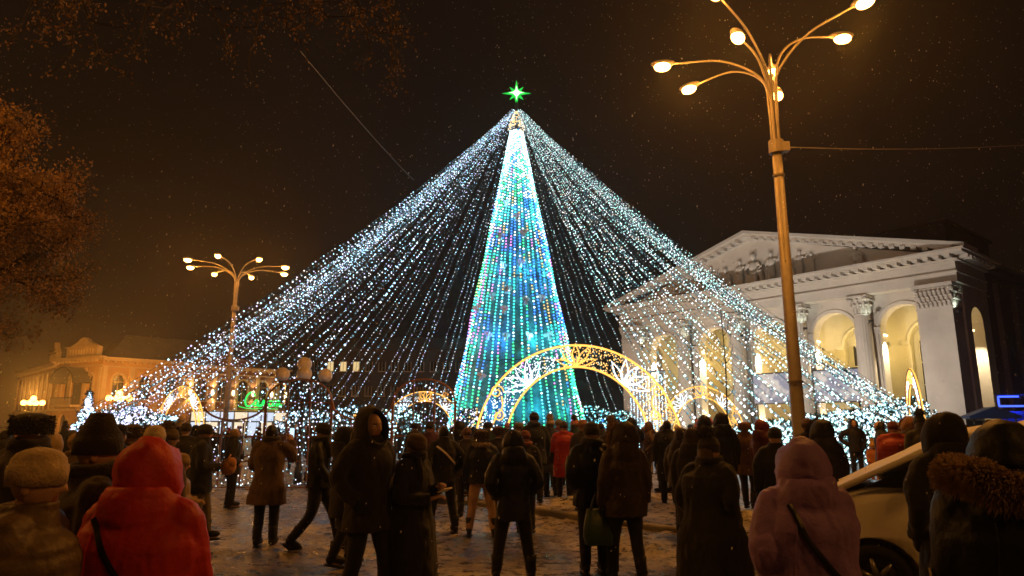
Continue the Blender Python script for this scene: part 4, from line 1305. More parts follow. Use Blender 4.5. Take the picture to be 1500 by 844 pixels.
def hood_shell(c, r, open_, tilt, thick=.018, seg=30, rg=16, jag=0):
    """shell open towards +Y (tilted up by tilt)"""
    q = MB()
    rings = []
    for k_, f in ((0, 1.), (1, 1 - thick / r[0])):
        ths = np.linspace(open_, PI - .04, rg)
        if k_: ths = ths[::-1]
        for th in ths:
            ph = np.arange(seg) * 2 * PI / seg
            rings.append(np.stack([r[0] * f * np.sin(th) * np.cos(ph), np.full(seg, r[1] * f * np.cos(th)), r[2] * f * np.sin(th) * np.sin(ph)], 1))
    rings = rings[:rg][::-1] + rings[rg:][::-1]
    for q_ in rings:
        lo = np.clip(-q_[:, 2] / r[2], 0, 1); hi = np.clip(q_[:, 2] / r[2], 0, 1)
        q_[:, 0] *= 1 + .22 * lo - .10 * hi ** 2
        q_[:, 2] *= 1 + .22 * lo
        q_[:, 1] -= .030 * hi ** 2 - .01 * lo
    q.loft(rings, 0, True)
    Rm = np.array(Euler((tilt, 0, 0)).to_matrix())
    q.v = [v @ Rm.T + np.array(c) for v in q.v]
    return q

def fur_spikes(mb, base, nrm, ln, wd=.006, mi=0):
    n_ = len(base)
    nrm = nrm + RNG.normal(0, .35, nrm.shape); nrm /= np.linalg.norm(nrm, axis=1)[:, None]
    u = np.cross(nrm, RNG.normal(size=(n_, 3))); u /= np.linalg.norm(u, axis=1)[:, None]
    l_ = (ln * (.5 + .8 * RNG.random(n_)))[:, None]
    droop = np.array([0, 0, -.25])
    V = np.stack([base - u * wd, base + u * wd, base + (nrm + droop * .6) * l_ * .7 + u * wd * .5, base + (nrm + droop * 1.4) * l_], 1).reshape(-1, 3)
    F = np.arange(n_)[:, None] * 4
    mb.add(V, np.concatenate([F + [0, 1, 2], F + [0, 2, 3]]).tolist(), mi)

def fur_tube(P, r, count, ln, wd=.005):
    """fur roll along the points P"""
    mb = MB(); mb.tube(P, r * .8, 10)
    i = RNG.integers(0, len(P) - 1, count); f = RNG.random(count)[:, None]
    ctr = P[i] * (1 - f) + P[i + 1] * f
    t = P[i + 1] - P[i]; t /= np.linalg.norm(t, axis=1)[:, None] + 1e-9
    v = RNG.normal(size=(count, 3)); v -= t * (v * t).sum(1)[:, None]; v /= np.linalg.norm(v, axis=1)[:, None]
    fur_spikes(mb, ctr + v * r * .75, v, ln, wd)
    return mb

def person(X, Y, rot, H, label, coat=(.02, .02, .025), kind='wool', hem=.80, bulk=1., flare=.02, armL='down', armR='down', legs='stand', head='beanie', hatc=(.03, .03, .03),
           trous=(.012, .012, .016), boots=(.012, .01, .009), hair='hair_dark', gloves=None, yaw=0., pitch=0., vox=.018, quilt=None, folds=.010, fur=None, detail=True, group=None, seed=0, z=None, headz=0., backpack=None, scale_head=1., cat='person', scarf=None):
    s = H / 1.75
    z = gz(X, Y) if z is None else z
    # --- pose
    hipw = .095
    if legs == 'walk':
        feet = [((-.10), .30, .09), (.10, -.32, .13)]; knees = [(-.10, .20, .50), (.10, -.06, .50)]; fp = [0., .55]
    elif legs == 'apart':
        feet = [(-.20, .05, .09), (.21, -.04, .09)]; knees = [(-.15, .06, .50), (.16, .02, .50)]; fp = [0, 0]
    elif legs == 'step':
        feet = [(-.11, .16, .09), (.12, -.14, .10)]; knees = [(-.11, .12, .50), (.12, .0, .50)]; fp = [0, .2]
    else:
        feet = [(-.11, .0, .09), (.11, .02, .09)]; knees = [(-.105, .025, .50), (.105, .03, .50)]; fp = [0, 0]
    arms = {-1: ARMS[armL], 1: ARMS[armR]}
    root_m = MB()
    # --- body: one continuous mesh under the clothes
    b_ = MB()
    tb = [(.84, .15, .10), (.95, .155, .10), (1.08, .135, .09), (1.25, .155, .105), (1.38, .16, .09), (1.45, .09, .065), (1.50, .055, .055), (1.58, .05, .052)]
    a_ = np.arange(16) * 2 * PI / 16
    b_.loft([np.stack([rx * np.cos(a_), ry * np.sin(a_), np.full(16, zz)], 1) for zz, rx, ry in tb])
    for i, sg in enumerate((-1, 1)):
        P = spline([(sg * hipw, 0, .90), knees[i], feet[i]], 9)
        b_.tube(P, np.interp(np.linspace(0, 1, 9), [0, .5, 1], [.082, .058, .042]), 10)
        fy = feet[i]
        b_.ell((fy[0], fy[1] + .06, max(.045, fy[2] - .045)), (.042, .115, .04), 10, 8)
        sp_ = sleeve_pts(sg, arms[sg], .85)
        b_.tube(sp_, np.linspace(.06, .034, len(sp_)), 8)
    me = remesh(b_, .03, 1)
    bm_ = MB()
    nv = len(me.vertices); co = np.empty(nv * 3); me.vertices.foreach_get('co', co)
    bm_.add(co.reshape(-1, 3), [list(p.vertices) for p in me.polygons])
    bpy.data.meshes.remove(me)
    hc = np.array([0, .025, 1.607 + headz])
    head_mesh(bm_, hc, scale_head, yaw, pitch, detail=detail)
    bare = gloves is None
    for sg in (-1, 1):
        e, w = arms[sg]
        e = np.array([sg * e[0], e[1], e[2]]); w = np.array([sg * w[0], w[1], w[2]])
        if bare:
            d = w - e
            if w[2] > 1.05: d = d + np.array([-sg * .1, .1, .15])
            hand_mesh(bm_, w + d / np.linalg.norm(d) * .01, d, (sg * .9, .2, .2) if w[2] < 1.05 else (sg * .6, -.6, .2), sg, 0, .45, 1., 6 if detail else 4)
    o = bm_.build('person', [M['skin'], M['eye_white'], M['lips'], M[hair]], None, True)
    o.location = (X, Y, z); o.rotation_euler = (0, 0, R(rot)); o.scale = (s,) * 3
    tag(o, label, cat, group)
    # --- trousers
    t_ = MB()
    for i, sg in enumerate((-1, 1)):
        P = spline([(sg * hipw, 0, .92), knees[i], (feet[i][0], feet[i][1], feet[i][2] + .03)], 12)
        t_.tube(P, np.interp(np.linspace(0, 1, 12), [0, .25, .5, 1], [.105, .10, .078, .068 if trous is not None else .06]), 12)
    t_.ell((0, 0, .93), (.185, .125, .12))
    link(remesh(t_, max(vox, .018), 2, .008, seed, (6, 6, 9)), 'trousers', cloth(trous), o, True)
    # --- boots
    bo = MB()
    for i, sg in enumerate((-1, 1)):
        f = feet[i]; dz = f[2] - .09
        rot_ = Euler((-fp[i], 0, 0)); Rm = np.array(rot_.to_matrix())
        q = MB()
        q.tube([(0, 0, .02), (0, 0, .12), (0, -.005, .22)], [.054, .055, .066], 12)
        q.ell((0, .075, .002), (.050, .125, .055), 14, 10); q.ell((0, -.01, .0), (.047, .07, .06), 12, 8)
        q.loft([np.array([[x * .052, .06 + y * .14, zz] for x, y in [(math.cos(k) * (1 - .12 * math.sin(k)), math.sin(k)) for k in np.arange(14) * 2 * PI / 14]]) for zz in (-.088, -.055)])
        q.v = [v @ Rm.T + np.array([f[0], f[1], f[2]]) for v in q.v]
        q.build('boot', cloth(boots, 'nylon'), o, True)
    # --- coat
    c_ = MB()
    k = bulk
    tab = [(min(hem, .79), .195 * k + flare, .155 * k + flare), (.80, .20 * k + flare * .6, .158 * k + flare * .5), (1.0, .19 * k + .003, .148 * k), (1.10, .186 * k, .145 * k), (1.28, .208 * k, .158 * k), (1.38, .185 * k, .14 * k), (1.435, .142, .122), (1.48, .118, .114), (1.53, .108, .112), (1.565, .100, .106)]
    zz = np.arange(hem, 1.57, .035)
    rings = []
    a_ = np.arange(28) * 2 * PI / 28
    for q in zz:
        rx, ry = lerp_ring(q, tab)
        sx = np.sign(np.cos(a_)) * np.abs(np.cos(a_)) ** .85; sy = np.sign(np.sin(a_)) * np.abs(np.sin(a_)) ** .85
        fold = 1 + (.05 * np.clip((1.0 - q) / .4, 0, 1)) * np.sin(a_ * 5 + seed) * (flare > .04)
        rings.append(np.stack([rx * fold * sx, ry * fold * sy, np.full(28, q)], 1))
    c_.loft(rings)
    for sg in (-1, 1):
        sp_ = sleeve_pts(sg, arms[sg], k)
        rr = np.interp(np.linspace(0, 1, len(sp_)), [0, .25, .6, .95, 1], [.075, .086, .076, .062, .066]) * (.62 + .38 * k)
        c_.tube(sp_, rr, 12)
    if head in ('hood', 'hoodup', 'bighood'):
        c_.loft([np.stack([rx * k ** .5 * np.cos(a_), -.035 - .35 * max(0, q - 1.46) + ry * k ** .5 * np.sin(a_), np.full(28, q)], 1) for q, rx, ry in ((1.36, .19, .13), (1.42, .178, .15), (1.48, .158, .15), (1.53, .142, .13), (1.57, .12, .10))])
    if backpack:
        pass
    coat_me = remesh(c_, vox, 2, folds * 1.55, seed, (6, 6, 4.2), quilt)
    co_ = link(coat_me, 'coat', cloth(coat, kind), o, True)
    if scarf is not None:
        q = MB(); th = np.linspace(0, 4 * PI, 60)
        rr_ = .102 + .008 * np.sin(th * 1.5)
        q.tube(np.stack([rr_ * np.cos(th), .012 + rr_ * 1.02 * np.sin(th), 1.525 + .016 * np.sin(th * .5) + .012 * np.sin(th)], 1), .036, 10)
        q.tube(spline([(.07, .10, 1.51), (.085, .15, 1.40), (.08, .165, 1.25)], 10), [.036] * 9 + [.03], 8)
        link(remesh(q, max(vox, .014), 1, .006, seed, (9, 9, 9)), 'scarf', cloth(scarf, 'knit'), o, True)
    # --- gloves
    if not bare:
        for sg in (-1, 1):
            e, w = arms[sg]
            e = np.array([sg * e[0], e[1], e[2]]); w = np.array([sg * w[0], w[1], w[2]])
            d = w - e
            if w[2] > 1.05: d = d + np.array([-sg * .1, .1, .05])
            gm_ = MB(); hand_mesh(gm_, w + d / np.linalg.norm(d) * .005, d, (sg * .9, .2, .2) if w[2] < 1.05 else (sg * .6, -.6, .2), sg, 0, .5, 1.12, 6 if detail else 4)
            gm_.build('glove', cloth(gloves), o, True)
    # --- head wear
    hr = Euler((pitch, 0, yaw)); Rh = np.array(hr.to_matrix())
    def onhead(q, name, m, sm=True, par=o):
        q.v = [(v * scale_head) @ Rh.T + hc for v in q.v]
        return q.build(name, m, par, sm)
    def beanie(hgt=.13, dx=1.):
        q = MB()
        n_ = 28 if detail else 14
        a2 = np.arange(n_) * 2 * PI / n_
        rb = 1 + .012 * (np.arange(n_) % 2)
        prof_ = [(-.002, .083, .104), (-.006, .094, .114), (.052, .097, .118), (.078, .093, .114), (.080, .088, .109), (.105, .083, .104), (.128, .066, .086), (.128 + (hgt - .115), .040, .054), (hgt + .022, .012, .016)]
        q.loft([np.stack([rx * rb * np.cos(a2), -.004 + ry * rb * np.sin(a2), np.full(n_, zz_)], 1) for zz_, rx, ry in prof_])
        return q
    if head in ('beanie', 'pompom', 'tallhat'):
        h_ = onhead(beanie(.19 if head == 'tallhat' else .13), 'hat', cloth(hatc, 'knit'))
        if head == 'pompom':
            q = MB(); q.ell((0, -.04, .19), .07, 14, 10)
            n_ = 500 if detail else 120
            dv = RNG.normal(size=(n_, 3)); dv /= np.linalg.norm(dv, axis=1)[:, None]
            fur_spikes(q, np.array([0, -.04, .19]) + dv * .066, dv, .03)
            onhead(q, 'pompom', cloth(tuple(min(1, v * 1.5) for v in hatc), 'fur'), False, h_)
    elif head == 'furhat':
        q = MB(); n_ = 20; a2 = np.arange(n_) * 2 * PI / n_
        q.loft([np.stack([rx * np.cos(a2), ry * np.sin(a2) - .004, np.full(n_, zz_)], 1) for zz_, rx, ry in ((-.01, .088, .106), (-.02, .112, .128), (.05, .122, .138), (.10, .112, .128), (.125, .09, .105), (.14, .05, .06))])
        n_ = 900 if detail else 250
        a3 = RNG.uniform(0, 2 * PI, n_); z3 = RNG.uniform(-.02, .12, n_)
        bs = np.stack([.118 * np.cos(a3), .134 * np.sin(a3), z3], 1); nr = np.stack([np.cos(a3), np.sin(a3), RNG.uniform(-.3, .8, n_)], 1)
        fur_spikes(q, bs, nr / np.linalg.norm(nr, axis=1)[:, None], .03)
        onhead(q, 'hat', cloth(hatc, 'fur'))
    elif head == 'cap':
        q = MB(); n_ = 24; a2 = np.arange(n_) * 2 * PI / n_
        q.loft([np.stack([rx * np.cos(a2), ry * np.sin(a2) - .004, np.full(n_, zz_)], 1) for zz_, rx, ry in ((.03, .087, .107), (.06, .092, .112), (.10, .08, .10), (.125, .05, .065), (.132, .01, .012))])
        q.loft([np.array([[x, y, zz_] for x, y, zz_ in [(-.075, .075, .045), (-.06, .14, .03), (0, .165, .025), (.06, .14, .03), (.075, .075, .045)]]), np.array([[x, y, zz_ + .008] for x, y, zz_ in [(-.075, .075, .045), (-.06, .14, .03), (0, .165, .025), (.06, .14, .03), (.075, .075, .045)]])])
        onhead(q, 'hat', cloth(hatc))
    elif head in ('hood', 'bighood'):
        big = 1.18 if head == 'bighood' else 1.
        q = hood_shell((0, -.025, -.005), (.135 * big, .155 * big, .172 * big), R(50), R(8), jag=1)
        h_ = onhead(q, 'hood', cloth(hatc if hatc else coat, kind))
        if vox < .025:
            nn = len(h_.data.vertices); cc = np.empty(nn * 3); h_.data.vertices.foreach_get('co', cc); cc = cc.reshape(-1, 3)
            d = (np.abs(vnoise(cc * [11, 11, 8] + .6 * vnoise(cc * 6)[:, None] + seed) - .5) - .2) * .05 + (vnoise(cc * 24) - .5) * .018
            ctr = np.array([0, 0, 1.62]); nr = cc - ctr; nr /= np.linalg.norm(nr, axis=1)[:, None]
            cc += nr * d[:, None]; h_.data.vertices.foreach_set('co', cc.ravel()); h_.data.update()
        if fur is not None:
            ph = np.linspace(0, 2 * PI, 41)
            th = R(50)
            P = np.stack([.135 * big * math.sin(th) * np.cos(ph), np.full(41, .155 * big * math.cos(th)), .172 * big * math.sin(th) * np.sin(ph)], 1)
            P = P @ np.array(Euler((R(8), 0, 0)).to_matrix()).T + [0, -.025, -.005]
            onhead(fur_tube(P, .024, 1500 if detail else 300, .04), 'fur_trim', cloth(fur, 'fur'), False, h_)
    if head in ('bare', 'long'):
        q = hood_shell((0, -.014, .012), (.085, .108, .116), R(62), R(28), .006)
        onhead(q, 'hair', M[hair])
    if head in ('long', 'pompom') or (head == 'beanie' and hair == 'hair_fair'):
        q = MB()
        q.loft([np.array([[rx * math.cos(t_), -.03 + ry * math.sin(t_), zz_] for t_ in np.linspace(PI, 2 * PI, 12)] + [[rx * .85 * math.cos(t_), -.025 + ry * .8 * math.sin(t_), zz_] for t_ in np.linspace(2 * PI, PI, 12)]) for zz_, rx, ry in ((.06, .085, .085), (0, .092, .095), (-.08, .10, .098), (-.16, .115, .10), (-.21, .10, .08))])
        onhead(q, 'hair', M[hair])
    o['_arms'] = ''
    del o['_arms']
    return o

def on_coat(o, pts, off=.012, n=40, from_=(0, -1, 0)):
    """project a chain of (x, z) points onto the coat, seen from from_ (local)"""
    coat = [c for c in o.children if c.name.startswith('coat')][0]
    me = coat.data
    bv = BVHTree.FromPolygons([v.co for v in me.vertices], [p.vertices for p in me.polygons])
    P = spline(np.c_[pts, np.zeros(len(pts))], n)
    out = []
    for x, z_, _ in P:
        h = bv.ray_cast(Vector((x, 0, z_)) + Vector(from_) * 1.0, -Vector(from_))
        if h[0] is not None:
            out.append(np.array(h[0]) + np.array(h[1]) * off)
    return np.array(out)
def strap(o, pts, w=.022, name='strap', m=None, front=True):
    for sgn in ((-1, 1) if front else (-1,)):
        P = on_coat(o, pts, .008, 40, (0, sgn, 0))
        if len(P) < 4: continue
        Ps = P.copy()
        for _ in range(3): Ps[1:-1] = (Ps[:-2] + 2 * Ps[1:-1] + Ps[2:]) / 4
        t = MB()
        T = np.gradient(Ps, axis=0); T /= np.linalg.norm(T, axis=1)[:, None]
        S = np.cross(T, [0, sgn, 0]); S /= np.linalg.norm(S, axis=1)[:, None]
        N = np.array([0, sgn, 0]) * .006
        t.loft([np.array([p + s_ * w + N * .2, p + N, p - s_ * w + N * .2, p - N]) for p, s_ in zip(Ps, S)])
        t.build(name, m or M['leather'], o)
def world_of(o, p):
    return np.array(Matrix.Translation(o.location) @ o.rotation_euler.to_matrix().to_4x4() @ Matrix.Diagonal((*o.scale, 1)) @ Vector(p))

def pos(px, d): return (px - 750) / 1000 * (d * CP + -.9 * SP * 0 + .0) / 1.0 * 1.0, d
def PX(px, d):
    """lateral metres for pixel column px at forward distance d, at chest height"""
    return (px - 750) / 1000 * (d * CP - .35 * SP)

K = (.010, .010, .012); NAVY = (.012, .018, .035); BRN = (.060, .034, .020); DBR = (.030, .020, .014); GRY = (.06, .058, .056); RED = (.52, .028, .020); OLV = (.05, .045, .02)
def P_(px, d, *a, **k): return person(PX(px, d), d, *a, **k)
# near row, left to right
w1_ = P_(38, 2.75, -78, 1.60, 'woman in a cream knitted hat at the bottom left corner, in profile', coat=(.10, .065, .03), kind='nylon', head='beanie', hatc=(.62, .47, .30), bulk=1.35, hair='hair_brown', vox=.012, folds=.012, quilt=.45, hem=.6, yaw=0, seed=1, gloves=K, headz=.01)
P_(128, 3.55, -48, 1.70, 'man in a dark knitted hat, between the cream-hat woman and the red jacket', coat=(.055, .032, .016), head='tallhat', hatc=(.035, .025, .022), bulk=1.25, vox=.015, hem=.6, gloves=K, seed=2, scarf=(0.03, 0.02, 0.015), yaw=R(-14))
red = P_(214, 3.25, -6, 1.60, 'woman in a bright red hooded puffer jacket with black shoulder strap, seen from behind', coat=RED, kind='nylon', head='bighood', hatc=RED, bulk=1.5, flare=.03, hem=.62, vox=.012, quilt=.2, folds=.013, armL='down', armR='fwd', gloves=K, seed=3)
strap(red, [(-.13, 1.43), (-.02, 1.26), (.12, 1.06), (.20, .93)], .016)
P_(33, 5.4, -20, 1.80, 'tall man in a bulky dark fur hat at the far left edge', coat=(.04, .026, .016), head='furhat', hatc=(.03, .02, .015), bulk=1.25, vox=.02, hem=.5, gloves=K, seed=4, scarf=(0.03, 0.02, 0.015))
wp = P_(222, 6.4, 20, 1.70, 'woman in a pale knitted hat just above the red hood', coat=(.12, .08, .04), head='beanie', hatc=(.62, .50, .33), hair='hair_fair', bulk=1.1, vox=.022, gloves=K, seed=5)
P_(72, 8.2, -30, 1.62, 'woman in a light beige hood behind the cream-hat woman', coat=(.42, .30, .17), kind='nylon', head='hood', hatc=(.42, .30, .17), bulk=1.2, vox=.022, gloves=K, seed=6)
P_(108, 8.6, 10, 1.60, 'child-sized person in a light brown knitted hat left of the dark knitted hat', coat=(.11, .07, .03), head='beanie', hatc=(.35, .24, .12), bulk=1.15, vox=.022, gloves=K, seed=7)
P_(166, 7.6, -110, 1.73, 'man in a dark peaked cap beside the lit conifer', coat=K, head='cap', hatc=K, bulk=1.15, vox=.022, gloves=K, seed=8)
P_(190, 8.0, 30, 1.72, 'person in a round brown fur hat left of the pale knitted hat', coat=DBR, head='furhat', hatc=(.10, .06, .025), bulk=1.15, vox=.022, gloves=K, seed=9)
P_(244, 9.2, -60, 1.66, 'person in an olive knitted hat right of the pale knitted hat', coat=OLV, head='pompom', hatc=(.12, .08, .03), bulk=1.15, vox=.022, gloves=K, seed=10)
ch_ = P_(262, 7.9, -70, 1.38, 'child in a patterned yellow-brown jacket squeezed right of the red jacket', coat=(.34, .22, .07), kind='nylon', head='beanie', hatc=(.36, .24, .09), bulk=1.25, vox=.02, gloves=(.4, .25, .08), seed=11, scale_head=1.12, armR='hold', armL='hold')
bk = P_(296, 10.7, -70, 1.72, 'man in a dark coat and knitted cap holding an orange bundle at his chest', coat=K, head='beanie', hatc=(.03, .02, .018), bulk=1.15, armL='hold', armR='hold', trous=(.13, .10, .05), vox=.02, legs='step', hem=.72, seed=12)
q = MB(); q.ell((0, .40, 1.10), (.16, .12, .13), 14, 10); q.ell((.07, .44, 1.16), (.09, .08, .09), 12, 8); q.tube([(-.1, .38, 1.18), (0, .42, 1.28), (.1, .38, 1.2)], .012)
q.v = [np.array([world_of(bk, p) for p in v]) for v in q.v]
tag(q.build('bundle', cloth((.55, .24, .07), 'knit'), None, True), 'orange bundle held at the chest by the man in the dark knitted cap', 'bundle')
P_(270, 12.6, 15, 1.75, 'broad man in a dark coat standing behind the man with the orange bundle', coat=(.02, .017, .016), head='beanie', hatc=(.06, .035, .02), bulk=1.25, vox=.022, seed=13, gloves=K)
P_(342, 15.0, -55, 1.66, 'bareheaded elderly man in a dark coat before the light fence', coat=(.022, .02, .02), head='bare', hair='hair_fair', armL='hold', armR='pocket', hem=.72, vox=.022, seed=14, bulk=1.1)
ph_ = P_(396, 10.2, 0, 1.74, 'man in a brown knee-length coat photographing with a raised phone', coat=(.105, .058, .030), head='bare', hair='hair_dark', armR='phone', armL='hold', hem=.60, flare=.075, vox=.016, legs='stand', bulk=1.08, seed=15, scarf=(0.05, 0.03, 0.02), folds=.012)
q = MB(); q.box((0, 0, 0), (.075, .010, .155)); q.v = [np.array([world_of(ph_, p + np.array([.165, .44, 1.60])) for p in v]) for v in q.v]
o = q.build('phone', M['leather']); tag(o, 'phone held up by the man in the brown coat', 'phone')
q = MB(); q.box((0, -.0062, .0), (.066, .002, .140)); q.v = [np.array([world_of(ph_, p + np.array([.165, .44, 1.60])) for p in v]) for v in q.v]
q.build('screen', E['phone'], o)
P_(469, 10.0, -90, 1.74, 'man in a short black jacket walking to the right before the light fence', coat=K, kind='nylon', head='beanie', hatc=K, legs='walk', armL='back', armR='fwd', hem=.84, vox=.018, bulk=1.02, seed=16, scarf=(0.02, 0.02, 0.02), gloves=K, pitch=R(-12))
pb = P_(505, 9.0, -60, 1.68, 'person in black carrying a dark bag, half hidden behind the hooded man', coat=(.016, .014, .014), head='hood', hatc=K, hem=.6, armL='carry', legs='step', vox=.02, seed=17, gloves=K)
def bag(o, p, sz, m, lb, cat='bag'):
    q = MB(); a_ = np.arange(16) * 2 * PI / 16
    c = np.array(p)
    q.loft([np.stack([c[0] + sz[0] * k * np.sign(np.cos(a_)) * np.abs(np.cos(a_)) ** .6, c[1] + sz[1] * k2 * np.sign(np.sin(a_)) * np.abs(np.sin(a_)) ** .6, np.full(16, c[2] + sz[2] * t)], 1) for t, k, k2 in ((-1, .8, .8), (-.96, .95, .95), (-.5, 1.04, 1.05), (.1, .98, .95), (.6, .86, .7), (.95, .8, .35), (1, .72, .2))])
    V = np.concatenate(q.v); V = V + .02 * (np.stack([vnoise(V * 11), vnoise(V * 11 + 9), vnoise(V * 11 + 17)], 1) - .5); q.v = [V]
    q2 = MB()
    for sy in (-1, 1):
        q2.tube(spline([c + [-sz[0] * .5, sy * sz[1] * .2, sz[2] * .9], c + [-sz[0] * .3, sy * sz[1] * .15, sz[2] * 1.5], c + [0, 0, sz[2] * 1.85], c + [sz[0] * .3, sy * sz[1] * .15, sz[2] * 1.5], c + [sz[0] * .5, sy * sz[1] * .2, sz[2] * .9]], 16), .010, 6)
    for mb in (q, q2): mb.v = [np.array([world_of(o, p_) for p_ in v]) for v in mb.v]
    b_ = q.build('handbag', m, None, True); tag(b_, lb, cat)
    q2.build('handle', M['leather'], b_, True)
    return b_
bag(pb, (-.27, .08, .58), (.15, .07, .17), M['leather'], 'dark handbag hanging between the walking man and the hooded man')
P_(541, 6.75, -128, 1.84, 'tall man in a dark hooded parka looking to the right', coat=(.024, .017, .013), head='bighood', hatc=(.020, .014, .011), bulk=1.12, hem=.70, flare=.02, armL='pocket', armR='pocket', legs='step', vox=.013, seed=18, folds=.014, yaw=R(-4), gloves=K)
rd = P_(606, 6.9, -118, 1.62, 'woman in a knitted hat and long black coat looking down at a small device', coat=K, head='beanie', hatc=(.10, .062, .035), hair='hair_brown', bulk=1.15, hem=.26, flare=.09, armL='read', armR='hold', vox=.014, seed=19, scarf=(0.02, 0.016, 0.014), pitch=R(-16), folds=.013)
q = MB(); q.box((0, 0, 0), (.15, .09, .014), rot=Euler((R(25), 0, 0))); q.v = [np.array([world_of(rd, p + np.array([.0, .40, 1.19])) for p in v]) for v in q.v]
tag(q.build('tablet', M['globe_off']), 'small pale device held by the woman in the long black coat', 'tablet')
P_(650, 11.4, 25, 1.72, 'man in a dark jacket with a light strap across his back', coat=(.018, .016, .016), head='bare', hair='hair_dark', hem=.82, armL='pocket', armR='pocket', vox=.018, seed=20, legs='apart')
strap(bpy.data.objects[[x.name for x in bpy.data.objects if x.get('label', '').startswith('man in a dark jacket with a light strap')][0]], [(-.15, 1.40), (0, 1.27), (.18, 1.10)], .016, m=M['globe_off'])
pw = P_(706, 11.2, 4, 1.64, 'woman in a dark jacket with pale fur collar and light pink trousers', coat=K, kind='nylon', head='furhat', hatc=(.075, .04, .022), trous=(.44, .28, .21), hem=.86, bulk=1.2, vox=.018, seed=21, legs='apart', gloves=K)
q = fur_tube(np.array([[.13 * math.cos(t), -.01 + .12 * math.sin(t), 1.49 - .015 * math.sin(t)] for t in np.linspace(0, 2 * PI, 30)]), .035, 1200, .03); q.build('fur_collar', cloth((.42, .33, .24), 'fur'), pw)
P_(752, 8.05, 8, 1.64, 'slim woman in a black hooded jacket and black leggings, feet apart, in the middle', coat=K, kind='nylon', head='hood', hatc=K, hem=.70, flare=.015, legs='apart', armL='pocket', armR='pocket', vox=.014, seed=22, folds=.012, bulk=1.02, gloves=K)
P_(684, 13.4, 20, 1.66, 'person in a brown knitted hat behind the pale-collared woman', coat=DBR, head='beanie', hatc=(.12, .055, .03), vox=.022, seed=23, bulk=1.15, gloves=K)
P_(731, 13.0, 0, 1.69, 'woman in a rust fur hat left of the slim woman in black', coat=(.03, .022, .018), head='furhat', hatc=(.10, .045, .022), vox=.022, seed=24, bulk=1.15, gloves=K)
P_(769, 11.6, -15, 1.62, 'person in a small rust knitted hat right of the slim woman in black', coat=(.02, .018, .018), head='beanie', hatc=(.14, .035, .025), vox=.02, seed=25, scarf=(0.25, 0.07, 0.05), bulk=1.1, gloves=K)
P_(783, 14.6, 12, 1.86, 'tall man in a dark navy coat and knitted cap under the teal tree', coat=NAVY, head='beanie', hatc=(.03, .014, .016), vox=.022, seed=26, hem=.75, bulk=1.15, gloves=K, scarf=(0.03, 0.03, 0.05))
P_(806, 16.0, -25, 1.74, 'woman in a blue-grey coat left of the red coat', coat=(.03, .035, .075), head='pompom', hatc=(.35, .30, .32), vox=.022, seed=27, hem=.55, flare=.04, gloves=K)
rc = P_(826, 15.3, 0, 1.68, 'woman in a red knee-length coat with a black handbag', coat=(.36, .024, .016), kind='nylon', head='beanie', hatc=(.06, .03, .03), hem=.52, flare=.03, vox=.016, quilt=.4, seed=28, bulk=1.15, armL='fwd', armR='hold', gloves=K)
bag(rc, (-.27, .10, .93), (.15, .07, .13), M['leather'], 'black handbag on the arm of the woman in the red coat')
P_(868, 8.4, 10, 1.74, 'broad man in a dark navy jacket left of the fur-hooded person', coat=(.010, .012, .020), kind='nylon', head='beanie', hatc=(.045, .032, .028), hem=.78, bulk=1.22, vox=.014, scarf=(0.03, 0.03, 0.035), legs='stand', armL='pocket', armR='pocket', seed=29, folds=.012, gloves=K)
fh = P_(914, 7.9, 12, 1.70, 'person in a brown jacket with a fur-edged hood carrying a green bag', coat=(.050, .028, .014), kind='nylon', head='bighood', hatc=(.040, .022, .012), fur=(.30, .18, .08), hem=.74, bulk=1.15, vox=.014, seed=30, armL='carry', legs='step', folds=.012, gloves=K, yaw=R(24))
bag(fh, (-.29, .12, .62), (.17, .09, .20), M['bag_green'], 'dark green plastic bag carried by the person with the fur-edged hood')
P_(896, 12.5, -20, 1.66, 'person in a grey knitted hat behind the broad man in navy', coat=GRY, head='pompom', hatc=(.20, .14, .13), vox=.022, seed=31, bulk=1.1, gloves=K)
P_(855, 13.6, 20, 1.70, 'woman in a pinkish knitted hat right of the red coat', coat=(.05, .035, .03), head='beanie', hatc=(.34, .18, .15), vox=.022, seed=32, bulk=1.1, gloves=K)
gy_ = P_(957, 24.4, 150, 1.56, 'girl in a pale yellow coat at the right foot of the large golden arch', coat=(.60, .42, .18), kind='nylon', head='long', hair='hair_brown', hem=.62, flare=.05, vox=.022, seed=33, armL='hold', armR='hold', trous=(.30, .28, .30))
P_(943, 25.2, 60, 1.66, 'woman in a deep blue coat beside the girl in pale yellow', coat=(.01, .016, .11), head='long', hair='hair_dark', hem=.35, flare=.05, vox=.025, seed=34)
P_(978, 14.2, -10, 1.72, 'bareheaded man in a dark coat right of the golden arch foot', coat=K, head='bare', hair='hair_dark', vox=.022, seed=35, hem=.5, bulk=1.15, gloves=K)
P_(1000, 11.0, -35, 1.66, 'person with a light edge on a brown padded jacket, behind the pompom hat', coat=(.035, .024, .02), kind='nylon', head='hood', hatc=(.05, .03, .018), vox=.02, seed=36, bulk=1.3, quilt=.3, gloves=K)
P_(1016, 9.0, -30, 1.66, 'person in a brown hood directly behind the pompom hat', coat=(.022, .016, .012), head='hood', hatc=(.055, .034, .022), vox=.018, seed=37, hem=.5, bulk=1.25, gloves=K)
P_(1038, 6.4, -52, 1.60, 'stout woman in a dark pompom hat and long dark coat, in profile', coat=(.012, .011, .012), head='pompom', hatc=(.045, .034, .036), hair='hair_brown', bulk=1.45, hem=.22, flare=.10, vox=.014, seed=38, scarf=(0.03, 0.02, 0.025), folds=.013, armL='pocket', armR='pocket', gloves=K, yaw=R(-16))
